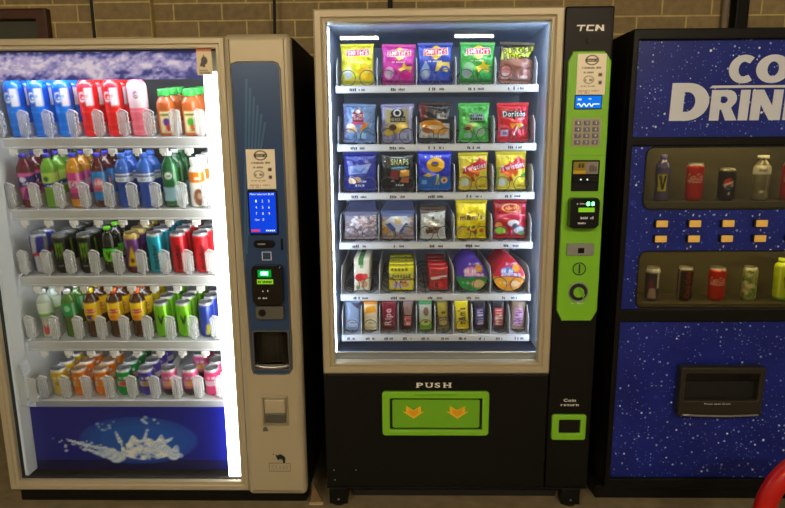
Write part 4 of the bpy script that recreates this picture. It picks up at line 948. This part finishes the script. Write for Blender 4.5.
def p16():
    c = cvb((222, 228, 230), .104, .13); c.rect(0, .84, 1, 1, (90, 70, 60)); c.poly([(0, .84), (1, .84), (1, .94), (.4, .88)], (206, 214, 214)); c.ell(.5, .7, .06, .06, (110, 120, 110)); c.marks(.3, .50, .7, .56, (130, 140, 140), 8); c.marks(.3, .60, .76, .64, (150, 160, 160), 9, 3); c.ell(.54, .26, .34, .13, (134, 104, 84)); c.dots(.26, .16, .8, .36, [(96, 70, 56), (170, 140, 116), (120, 90, 70)], 22, .05, 4); c.ell(.8, .2, .1, .14, (210, 216, 216)); return c
def p17():
    c = cvb((246, 222, 20), .124); c.rect(0, .92, 1, 1, (226, 200, 30)); c.text("m&m's", .10, .48, .88, .68, (240, 238, 226), rot=.06); c.text("m&m's", .115, .495, .865, .665, (74, 50, 40), rot=.06); c.dots(.36, .08, .66, .3, [(200, 150, 30), (120, 110, 60), (190, 80, 40)], 9, .05, 3); c.ell(.84, .18, .08, .06, (220, 100, 30)); c.ell(.14, .2, .12, .16, (236, 206, 70)); return c
def p18():
    c = cvb((172, 26, 42), .134); c.ell(.5, .84, .27, .13, (216, 160, 50)); c.ell(.5, .84, .23, .10, (170, 30, 40)); c.text("Allen's", .32, .80, .70, .89, (240, 200, 80), rot=.08); c.rect(.1, .54, .96, .66, (206, 40, 80)); c.poly([(.16, .58), (.5, .66), (.94, .60), (.94, .64), (.5, .70), (.16, .64)], (236, 120, 140)); c.ell(.58, .40, .18, .1, (226, 216, 220)); c.ell(.66, .3, .12, .1, (90, 90, 110)); c.ell(.76, .2, .16, .12, (210, 206, 220)); c.ell(.2, .18, .16, .1, (130, 206, 60)); c.ell(.14, .34, .1, .09, (226, 150, 60)); c.ell(.84, .1, .12, .06, (110, 170, 120)); c.rect(.86, .86, 1, .94, (226, 90, 130)); return c
def p19():
    c = Cv(30, 46, (232, 222, 196), 2.0); c.rect(.30, .80, .62, 1, (70, 130, 70)); c.rect(.4, .7, .6, .8, (140, 170, 120)); c.ell(.42, .42, .34, .12, (214, 40, 44)); c.ell(.72, .46, .16, .08, (226, 80, 70)); c.ell(.6, .22, .26, .12, (196, 150, 110)); c.ell(.34, .2, .16, .08, (226, 200, 170)); c.ell(.26, .12, .12, .06, (120, 150, 80)); return c
def p20():
    c = Cv(40, 42, (238, 226, 30), 1.1); c.rect(0, .5, 1, .74, (206, 200, 80)); c.marks(.14, .54, .86, .70, (110, 120, 60), 7, 8); c.marks(.1, .8, .9, .96, (120, 116, 50), 6, 9); c.poly([(.1, .12), (.14, .40), (.8, .46), (.86, .14)], (236, 222, 180)); c.ell(.4, .24, .18, .12, (206, 190, 210)); c.ell(.64, .26, .14, .1, (224, 170, 60)); c.marks(.3, .32, .7, .42, (160, 70, 60), 6, 2); c.rect(0, .44, 1, .5, (150, 110, 20)); return c
def p21():
    c = Cv(34, 42, (200, 36, 44), 1.35); c.poly([(.1, .44), (.9, .56), (.9, .66), (.1, .56)], (230, 222, 222)); c.ell(.42, .26, .28, .16, (226, 60, 66)); c.text('K', .34, .16, .54, .36, (50, 20, 24)); c.rect(0, 0, 1, .06, (110, 96, 90)); c.rect(.1, .7, .9, .76, (150, 80, 80)); c.marks(.16, .80, .84, .9, (120, 60, 60), 6, 3); return c
def tubart(a, b_, ink, blob):
    c = Cv(46, 46, a, 1.); c.rect(0, 0, 1, .46, b_); c.ell(.44, .64, .26, .10, ink); c.marks(.24, .58, .64, .70, (250, 236, 244), 5, 5); c.poly([(.24, .48), (.86, .50), (.86, .57), (.24, .56)], (244, 206, 224)); c.marks(.3, .495, .82, .55, ink, 7, 9); c.ell(.74, .72, .13, .12, (240, 170, 60)); c.ell(.70, .24, .2, .14, blob); c.ell(.70, .24, .15, .1, (236, 206, 160)); c.marks(.2, .24, .46, .32, (230, 236, 230), 6, 4); c.marks(.34, .80, .8, .86, (226, 206, 246), 8, 6); return c
def barart(bg, parts=(), txt=None, ink=WH, seed=1):
    c = Cv(18, 46, bg, 2.1)
    for p in parts: p(c)
    if txt and txt[0] == '#':
        g = random.Random(seed + len(txt))
        for i in range(6):
            v = .12 + i * .105; c.rect(.26, v, .74, v + .03, ink); c.rect(.26 if g.random() < .5 else .52, v, .46 if g.random() < .5 else .74, v + .075, ink)
    elif txt: c.vtext(txt, .22, .12, .78, .74, ink)
    return c
def tub(name, cv, R=.064, t=.03):
    root = bpy.data.objects.new(name, None); COL.objects.link(root); root.empty_display_size = .02
    b = MB(); b.lathe([(R * .82, t), (R * .86, t * .9), (R * .97, .004), (R * .97, .0022)], 36, (0, 0, R), 'y'); b.build('tub_body', cap_mat((206, 206, 214)), root, True)
    nr, ns = 16, 48; g = cv.grid(); V, Cc = [], []
    for j in range(nr):
        rr = R * j / (nr - 1)
        for i in range(ns):
            a = 2 * PI * i / ns; x, z = rr * math.sin(a), rr * math.cos(a); V.append((x, -.0018 * (1 - (j / (nr - 1)) ** 4), R + z))
            Cc.append(g[min(cv.nv - 1, int((z / R * .5 + .5) * cv.nv)), min(cv.nu - 1, int((x / R * .5 + .5) * cv.nu))])
    n0 = len(V)
    for i in range(ns):
        a = 2 * PI * i / ns; V.append((R * math.sin(a), .002, R + R * math.cos(a))); Cc.append(g[min(cv.nv - 1, int((math.cos(a) * .5 + .5) * cv.nv)), min(cv.nu - 1, int((math.sin(a) * .5 + .5) * cv.nu))])
    f = [(j * ns + i, j * ns + (i + 1) % ns, (j + 1) * ns + (i + 1) % ns, (j + 1) * ns + i) for j in range(nr) for i in range(ns)]
    f.append(tuple(n0 + i for i in range(ns)))
    def drop(p):       # the tubs narrow towards the top like a drop
        x, y, z = p; q = max(0, (z - R) / R); return (x * (1 - .42 * q ** 1.2), y, z + .18 * R * q)
    V = [drop(p) for p in V]
    for v in root.children[0].data.vertices: v.co = drop(v.co)
    me = bpy.data.meshes.new('tub_lid'); me.from_pydata(V, [], f); set_col(me, Cc); link('tub_lid', me, M['bag'], root)
    return root

SROW = ['top', 'second', 'third', 'fourth', 'fifth', 'bottom']
def stock(o, label, r, cat, y, x, d, rz=0., rx=0., ry=0., fresh=True):
    q = o if fresh else copy_tree(o); q.location = (x, y, TZ[r] + .0052 + .07 * abs(ry)); q.rotation_euler = (rx, ry, rz)
    where = ('front of', 'second in', 'third in', 'fourth in', 'fifth in', 'sixth in', 'seventh in')[d]
    tag(q, f"{label}, {where} its slot, {SROW[r]} snack tray", cat, f"snacks on the {SROW[r]} tray of the snack machine")
BAGS = [
 [('yellow chip bag', p1, .13, .157, 1, -.002, 0), ('magenta chip bag', p2, .130, .152, 1, .004, .02), ('blue chip bag', p3, .135, .158, 1, -.004, 0), ('green chip bag', p4, .135, .157, 1, .006, .02), ('black and brown ring snack bag', p5, .132, .154, 1, .004, .05)],
 [('steel blue chip bag', p6, .13, .15, 2, 0, .02), ('lavender and gold chip bag', p7, .128, .15, 2, 0, 0), ('black and orange chip bag', p8, .126, .152, 2, -.006, .03), ('light green chip bag', p9, .122, .152, 2, 0, .0), ('red corn chip bag', p10, .124, .150, 2, .004, -.02)],
 [('navy and silver biscuit bag', p11, .134, .152, 2, 0, .0), ('black biscuit bag', p12, .132, .154, 2, 0, 0), ('royal blue biscuit bag', p13, .136, .158, 2, -.002, 0), ('yellow and red puff snack bag in fourth slot', p14, .118, .148, 2, .002, -.02), ('yellow and red puff snack bag in end slot', lambda: p14(True), .122, .152, 2, .002, -.02)],
 [('clear bag of pink-brown sweets', lambda: p15(0), .138, .112, 2, 0, 0), ('clear bag with blue and white label', lambda: p15(1), .138, .116, 2, 0, 0), ('white and brown packet', p16, .104, .130, 2, -.008, 0), ('bright yellow chocolate bag', p17, .124, .158, 2, -.004, .01), ('dark red lolly bag', p18, .134, .156, 2, .004, -.01)],
]
for r, row in enumerate(BAGS):
    for i, (lb, fn, w_, h_, n, dx, ry) in enumerate(row):
        o = snack('snack_bag', w_, h_, .042, fn(), seal=True, seed=r * 5 + i, wr=.0034)
        if r == 3 and i < 2:      # the empty clear film above the sweets
            MB().prism([(-w_ * .5, h_ + .0004), (w_ * .5, h_ + .0004), (w_ * .40, h_ + .03), (w_ * .44, h_ + .042), (-w_ * .38, h_ + .040), (-w_ * .36, h_ + .026)], -.0011, .0011).build('clear_film', M['film'], o)
        for d in range(n):
            stock(o, lb, r, 'snack bag', .140 + .004 + .033 + d * .066, SX[i] + dx + (.004 if d else 0), d, 0, 0, ry if d == 0 else -ry, d == 0)
for i, (lb, nm, mk, n, dx, cat) in enumerate([
    ('cream carton with red fruit picture', 'snack_carton', lambda: snack('snack_carton', .064, .135, .014, p19(), ex=.06, pinch=0, wr=0), 7, .002, 'carton'),
    ('yellow snack packet', 'snack_packet', lambda: snack('snack_packet', .106, .102, .062, p20(), ex=.08, pinch=0, wr=.0004), 4, .014, 'packet'),
    ('red chocolate packet', 'chocolate_packet', lambda: snack('chocolate_packet', .080, .100, .060, p21(), ex=.08, pinch=0, wr=.0004), 4, .016, 'packet'),
    ('round purple and green lolly tub', 'lolly_tub', lambda: tub('lolly_tub', tubart((84, 56, 176), (30, 156, 76), (240, 150, 190), (240, 200, 120))), 7, .002, 'tub'),
    ('round red and orange lolly tub', 'lolly_tub', lambda: tub('lolly_tub', tubart((206, 40, 64), (232, 160, 40), (90, 140, 214), (226, 120, 50))), 7, .002, 'tub')]):
    o = mk()
    for d in range(n):
        if 'tub' in nm: stock(o, lb, 4, cat, .1485 + d * .042, SX[i] + dx, d, 0, 0, 0, d == 0)
        else: pt = .042 if 'carton' in nm else .084; stock(o, lb, 4, cat, .140 + .0025 + pt / 2 + d * pt, SX[i] + dx, d, 0, 0, 0, d == 0)
R_ = lambda *a: (lambda c: c.rect(*a)); L_ = lambda *a: (lambda c: c.ell(*a)); G_ = lambda *a: (lambda c: c.poly(*a)); K_ = lambda *a: (lambda c: c.marks(*a))
BARS = [
 ('silver-blue bar with dark corner', (140, 158, 186), [G_([(.4, .95), (1, .95), (.9, .72)], (60, 64, 100)), L_(.5, .22, .36, .16, (170, 180, 196)), K_(.2, .2, .8, .26, (120, 100, 110), 4)], None, WH, .064, 0),
 ('orange and cream bar', (226, 206, 170), [R_(0, .9, 1, 1, (236, 140, 40)), G_([(.1, .55), (.9, .62), (.8, .86), (.2, .8)], (240, 160, 40)), L_(.5, .22, .42, .2, (240, 230, 190)), K_(.2, .18, .8, .24, (170, 150, 100), 4)], None, WH, .060, 0),
 ('maroon bar with white lettering', (128, 24, 50), [R_(0, 0, 1, .08, (90, 14, 34))], 'Ripe', (240, 210, 216), .064, 0),
 ('brown bar with pink lettering', (70, 44, 46), [G_([(.2, .5), (.8, .5), (.9, .98), (.1, .98)], (150, 120, 116)), R_(.2, .08, .8, .46, (210, 110, 120)), K_(.24, .12, .76, .24, (250, 220, 224), 3), K_(.24, .26, .76, .40, (250, 220, 224), 3, 4)], None, WH, .048, .03),
 ('green and white bar', (196, 206, 190), [R_(0, .88, 1, 1, (60, 150, 80)), R_(0, 0, 1, .2, (120, 176, 60)), L_(.5, .24, .4, .14, (200, 210, 120)), L_(.56, .62, .2, .16, (150, 110, 96)), K_(.3, .2, .7, .3, (100, 60, 50), 3)], None, WH, .056, -.02),
 ('thin gold and brown bar', (120, 104, 60), [R_(.1, .4, .9, .9, (176, 160, 60)), L_(.5, .2, .36, .14, (196, 170, 110)), K_(.2, .5, .8, .6, (70, 50, 40), 3)], None, WH, .046, -.09),
 ('bright yellow bar', (240, 218, 30), [R_(.15, .2, .85, .76, (240, 222, 60))], "m&m's", (80, 60, 60), .058, -.05),
 ('dark purple bar with lilac lettering', (40, 34, 56), [R_(.2, .1, .8, .74, (92, 84, 170))], '#a', (226, 220, 250), .050, -.05),
 ('dark bar with red-pink label', (50, 44, 56), [R_(.16, .08, .84, .74, (214, 90, 96)), R_(.16, .3, .84, .42, (230, 150, 150))], '#bb', (250, 226, 220), .050, -.03),
 ('tan bar with violet lettering', (150, 122, 104), [R_(.2, .1, .84, .72, (190, 150, 176))], '#ccc', (130, 60, 130), .058, .04),
]
for i, (lb, bg, parts, tx, ink, w_, ry) in enumerate(BARS):
    o = snack('chocolate_bar', w_, .134, .026, barart(bg, parts, tx, ink), seal=True, seed=60 + i, wr=.0012)
    for d in range(2): stock(o, lb, 5, 'chocolate bar', .140 + .005 + .0245 + d * .052, .1045 + .0762 * i, d, 0, 0, ry if d == 0 else 0, d == 0)
# ------------------------------------------------------------------ cold drinks machine with the display windows
K = thing('cold_drinks_vending_machine', 'blue starry cold drinks machine with two display windows of cans', 'vending machine', (1.61, .45, 0)); K['_off'] = 1
ko = Vector(K.location); X0, X1 = 1.147, 2.073
def starry():
    m, nt, out = new_mat('droplet_print'); L = nt.links.new; N = nt.nodes.new
    tc = N('ShaderNodeTexCoord'); p = N('ShaderNodeBsdfPrincipled'); p.inputs['Roughness'].default_value = .28
    n = N('ShaderNodeTexNoise'); n.inputs['Scale'].default_value = 5; n.inputs['Detail'].default_value = 4; L(tc.outputs['Object'], n.inputs['Vector'])
    cr = N('ShaderNodeValToRGB'); cr.color_ramp.elements[0].position = .3; cr.color_ramp.elements[0].color = (*lin((18, 32, 124)), 1); cr.color_ramp.elements[1].position = .75; cr.color_ramp.elements[1].color = (*lin((30, 46, 150)), 1)
    L(n.outputs['Fac'], cr.inputs[0]); last = cr.outputs[0]
    for sc, thr, col, sub in ((12, .18, (40, 60, 170), .3), (95, .30, (96, 120, 214), .3), (55, .26, (160, 180, 240), .35), (34, .17, (236, 242, 255), .35)):
        v = N('ShaderNodeTexVoronoi'); v.inputs['Scale'].default_value = sc; v.inputs['Randomness'].default_value = 1; L(tc.outputs['Object'], v.inputs['Vector'])
        # a cell's own random value thins the drops out and varies their size
        sp = N('ShaderNodeSeparateColor'); L(v.outputs['Color'], sp.inputs[0])
        sz = N('ShaderNodeMapRange'); sz.inputs[1].default_value = sub; sz.inputs[2].default_value = 1; sz.inputs[3].default_value = 0; sz.inputs[4].default_value = thr; L(sp.outputs[0], sz.inputs[0])
        lt = N('ShaderNodeMath'); lt.operation = 'LESS_THAN'; L(v.outputs['Distance'], lt.inputs[0]); L(sz.outputs[0], lt.inputs[1])
        mx = N('ShaderNodeMixRGB'); L(lt.outputs[0], mx.inputs[0]); L(last, mx.inputs[1]); mx.inputs[2].default_value = (*lin(col), 1); last = mx.outputs[0]
    L(last, p.inputs['Base Color']); L(p.outputs[0], out.inputs[0]); return m
ST = starry()
b = MB(); b.box(X0 - .001, X0 + .02, .085, .86, .06, 1.868); b.box(X1 - .02, X1 + .001, .085, .86, .06, 1.868); b.box(X0 + .02, X1 - .02, .83, .86, .06, 1.868); b.box(X0 + .02, X1 - .02, .085, .83, 1.848, 1.868); b.box(X0 + .02, X1 - .02, .085, .83, .06, .08)
b.build('cabinet', M['black'], K)
MB().box(X0 - .028, X1 + .02, .062, .82, 0, .058, .004).build('plinth', M['black'], K)
MB().box(X0 + .06, X0 + .09, .30, .36, 1.8685, 1.89, .004).build('hinge_cover', M['black'], K)
xo = (X0, X1); panels = [(1.488, 1.832), (.826, 1.457), (.104, .778)]
plate('door_frame', M['black'], K, rrect(X0, X1, .058, 1.870, .006), [rrect(X0 + .021, X1 - .021, z0, z1, .004) for z0, z1 in panels], .036, .084, .004)
MB().box(X0 + .0205, X1 - .0205, .052, .060, 1.4875, 1.8325).build('sign_panel', ST, K)
wins = [(1.219, 1.452), (.828, 1.057)]; WX = (1.227, 1.993)
plate('window_panel', ST, K, rrect(X0 + .0205, X1 - .0205, .8255, 1.4575, .003), [rrect(WX[0], WX[1], z0, z1, .032) for z0, z1 in wins], .050, .058)
rc = (1.408, 1.738, .396, .600)
MB().box(X0 + .0205, X1 - .0205, .052, .060, .1035, .7785).build('lower_panel', ST, K)
for z0, z1 in wins:
    pts = rrect(WX[0], WX[1], z0, z1, .032, 8)
    wf = MB().tube([(x, .0485, z) for x, z in pts], .0035, 6, True).build('window_gasket', M['rubber'], K, True)
    b = MB(); a0, a1 = WX[0] - .02, WX[1] + .02
    b.box(a0, a1, .30, .31, z0 - .02, z1 + .042); b.box(a0, a1, .062, .30, z0 - .012, z0 - .002); b.box(a0, a1, .062, .30, z1 + .032, z1 + .042); b.box(a0 - .008, a0, .062, .30, z0 - .012, z1 + .042); b.box(a1, a1 + .008, .062, .30, z0 - .012, z1 + .042)
    b.build('display_box', M['olive'], K)
    MB().tube([(WX[0] + .02, .110, z1 + .020), (WX[1] - .02, .110, z1 + .020)], .007, 8).build('added_display_lamp', M['added_displamp'], K, True)  # added tube, out of sight above the opening, to brighten the box
    MB().prism(rrect(WX[0] - .004, WX[1] + .004, z0 - .004, z1 + .004, .034), .0585, .0605).build('display_pane', M['dglass'], K)
for i in range(6):
    x = 1.297 + .1247 * i
    for z, dz in ((1.165, 1), (1.107, -1)):
        bt = MB().box(x - .024, x + .024, .036, .0495, z - .015, z + .015, .003).build('select_button', M['rubber'], K)
        MB().box(x - .020, x + .0235, .031, .0358, z - .0125, z + .0135, .003).build('button_face', M['ybutton'], bt)
        MB().tris([[(x - .004, z + dz * .032 - .004), (x + .001, z + dz * .032 - .005), (x + .002, z + dz * .032 + .005), (x - .003, z + dz * .032 + .004)]], .0492).build('price_mark', M['gprint'], bt)
def arc(cx, cz, rx, rz, a0, a1, n=16): return [(cx + rx * math.cos(math.radians(a0 + (a1 - a0) * k / n)), cz + rz * math.sin(math.radians(a0 + (a1 - a0) * k / n))) for k in range(n + 1)]
def heavy(ch):
    """heavy sans capitals in a unit box: list of loops (outlines and counters)"""
    if ch == 'O': return [arc(.5, .5, .5, .5, 0, 360, 32)[:-1], arc(.5, .5, .17, .26, 0, 360, 24)[:-1]]
    if ch == 'C': return [arc(.52, .5, .52, .5, 52, 308, 28) + [(.70, .30)] + arc(.52, .5, .19, .26, 300, 60, 18) + [(.70, .70)]]
    if ch == 'L': return [[(0, 0), (1, 0), (1, .26), (.46, .26), (.46, 1), (0, 1)]]
    if ch == 'D': return [[(0, 0)] + arc(.42, .5, .58, .5, -90, 90, 20) + [(0, 1)], [(.34, .24)] + arc(.42, .5, .22, .26, -90, 90, 14) + [(.34, .76)]]
    if ch == 'R': return [[(0, 0), (.36, 0), (.36, .36), (.42, .36), (.62, 0), (1.04, 0), (.78, .42)] + arc(.62, .71, .34, .29, -50, 90, 14) + [(0, 1)], [(.36, .57)] + arc(.5, .68, .12, .11, -90, 90, 8) + [(.36, .79)]]
    if ch == 'I': return [[(0, 0), (1, 0), (1, 1), (0, 1)]]
    if ch == 'N': return [[(0, 0), (.31, 0), (.31, .52), (.64, 0), (1, 0), (1, 1), (.69, 1), (.69, .48), (.36, 1), (0, 1)]]
    if ch == 'K': return [[(0, 0), (.35, 0), (.35, .36), (.62, 0), (1.05, 0), (.62, .53), (1, 1), (.6, 1), (.35, .66), (.35, 1), (0, 1)]]
    if ch == 'S': return [arc(.5, .72, .46, .28, 15, 200, 16) + arc(.42, .30, .24, .08, 90, -60, 8) + [(.30, .24), (.04, .30)] + arc(.5, .28, .5, .28, 190, 372, 18) + arc(.54, .70, .22, .08, 270, 120, 8) + [(.68, .68)]]
loops = []
for t, x0, x1, z0, z1 in (('C', 1.504, 1.608, 1.679, 1.779), ('O', 1.602, 1.724, 1.679, 1.779), ('L', 1.738, 1.808, 1.683, 1.775), ('D', 1.816, 1.920, 1.683, 1.775),
                          ('D', 1.303, 1.443, 1.547, 1.682), ('R', 1.449, 1.546, 1.547, 1.656), ('I', 1.554, 1.589, 1.547, 1.656), ('N', 1.597, 1.708, 1.547, 1.656), ('K', 1.717, 1.822, 1.547, 1.656), ('S', 1.826, 1.915, 1.545, 1.658)):
    for lp in heavy(t): loops.append([(x0 + u * (x1 - x0) + .03 * (v - .5) * (z1 - z0), z0 + v * (z1 - z0)) for u, v in lp])
loops.append([(1.440, 1.663), (1.925, 1.663), (1.925, 1.672), (1.450, 1.672)])
plate('sign_lettering', M['gprint'], K, loops[0], loops[1:], .0506, .0518)

# delivery bin
bn = plate('delivery_bin', M['binblack'], K, rrect(rc[0], rc[1], rc[2], rc[3], .008), [rrect(1.430, 1.716, .462, .572, .004)], .008, .0515, .006)
MB().box(1.4285, 1.7175, .044, .0512, .460, .574).build('bin_back', M['rubber'], bn)
MB().box(1.4315, 1.7145, .018, .0435, .543, .5705, .002).build('bin_flap', M['blackg'], bn)
MB().tube([(1.424 + .298 * t, .004 - .004 * math.sin(PI * t), .4035 - .003 * math.sin(PI * t)) for t in np.linspace(0, 1, 13)], .0045, 8).build('bin_lip', M['silver'], bn, True)
lettering(bn, M['wprint'], 'Please open slowly', 1.508, 1.612, .4445, .452, .0068)

def p_disp(bg, h=.122, r=.033): return Cv(CW, CH, bg, h / (2 * PI * r))
def d1():
    c = C_((84, 76, 130), .2, .029); c.poly([(.40, .24), (.60, .24), (.60, .62), (.40, .62)], (206, 206, 40)); c.poly([(.43, .60), (.48, .60), (.51, .36), (.54, .60), (.59, .60), (.54, .28), (.48, .28)], (30, 34, 26)); c.rect(0, .7, 1, 1, (70, 66, 140)); return c
def d2():
    c = p_disp((200, 30, 24)); c.text('Coca-Cola', .36, .54, .64, .74, WH, shear=.3, rot=.05); c.rect(.36, .5, .64, .53, (240, 180, 170)); c.rect(0, .93, 1, 1, (190, 190, 190)); return c
def d3():
    c = p_disp((26, 26, 28)); c.ell(.52, .52, .085, .17, WH, 1, .4); c.ell(.52, .58, .085, .12, (214, 50, 44), 1, .4); c.poly([(.43, .52), (.61, .62), (.61, .56), (.43, .46)], WH); c.ell(.53, .42, .06, .06, (50, 70, 150)); c.marks(.49, .2, .56, .3, WH, 3); c.rect(0, .92, 1, 1, (190, 186, 176)); return c
def d4():
    c = C_((120, 116, 100), .2, .03); c.rect(0, .62, 1, .82, (214, 216, 214)); c.marks(.4, .68, .6, .76, (120, 124, 130), 6); c.ell(.5, .22, .04, .03, (220, 220, 214)); c.rect(.58, .1, .6, .6, (170, 168, 150)); return c
def d5():
    c = p_disp((62, 54, 86), .13); c.rect(0, .84, 1, .98, (214, 216, 222)); c.rect(.6, .4, .66, .9, (214, 214, 220)); c.ell(.46, .5, .07, .14, (120, 50, 80)); c.poly([(.40, .1), (.6, .1), (.56, .40), (.44, .40)], (190, 170, 176)); c.rect(0, 0, 1, .1, (70, 90, 130)); return c
def d6():
    c = p_disp((32, 28, 26), .13); c.vtext('Coca-Cola', .50, .12, .60, .88, (190, 44, 40)); c.rect(.36, .04, .385, .96, (210, 206, 196)); c.rect(0, .93, 1, 1, (180, 178, 170)); return c
def d7():
    c = p_disp((170, 190, 120), .13); c.dots(.3, .1, .7, .9, [(90, 140, 60), (226, 226, 190), (206, 140, 110), (220, 200, 90), (110, 150, 90)], 60, .03, 7); c.rect(0, .92, 1, 1, (206, 206, 200)); c.rect(.4, .4, .6, .52, (226, 226, 196)); return c
def d8():
    c = C_((186, 214, 30), .15, .031); c.text('V', .50, .34, .60, .62, (90, 50, 30)); c.rect(0, 0, 1, .1, (90, 150, 60)); c.rect(.42, .1, .45, .9, (226, 240, 110)); return c
SHOW = [
 (1.243, [(1.337, 'purple and yellow energy bottle', lambda: bottle_thing('energy_drink_bottle', 'water', .027, .175, d1(), (110, 104, 190))), (1.463, 'red cola can with white script', lambda: can_thing('soft_drink_can', .0315, .140, d2())),
          (1.589, 'black cola can with round red and white badge', lambda: can_thing('soft_drink_can', .0305, .122, d3())), (1.722, 'clear bottle with white cap', lambda: bottle_thing('water_bottle', 'soda', .031, .170, d4(), (226, 228, 228), .6)), (1.836, 'red cola can with white script', 1)]),
 (.838, [(1.329, 'purple and white soft drink can', lambda: can_thing('soft_drink_can', .0275, .132, d5())), (1.460, 'black cola can with red script', lambda: can_thing('soft_drink_can', .0285, .132, d6())), (1.588, 'red cola can with white script', lambda: can_thing('soft_drink_can', .0315, .130, d2())),
         (1.719, 'pale green patterned can', lambda: can_thing('soft_drink_can', .027, .132, d7())), (1.848, 'lime yellow energy drink bottle', lambda: bottle_thing('energy_drink_bottle', 'sport', .031, .166, d8(), (200, 226, 60), .6))]),
]
for (zf, row), wn_, wz in zip(SHOW, ('upper', 'lower'), wins):
    pr = []; ps_ = []
    b = MB().box(WX[0] - .018, WX[1] + .018, .09, .22, wz[0] - .0015, zf - .0005 - .001)
    b.build('display_step', M['olive'], K)
    for i, (x, lb, mk) in enumerate(row):
        fresh = not isinstance(mk, int); p = mk() if fresh else pr[mk]; pr.append(p); o = p if fresh else copy_tree(p)
        o.location = (x, .15, zf - .001); o.rotation_euler = (0, 0, -.38)
        tag(o, f"{lb}, {ORD[i]} in the {wn_} display window", 'can' if 'can' in o.name else 'bottle', f"display drinks in the {wn_} window")
for o in list(bpy.data.objects):
    if '_off' in o: del o['_off']
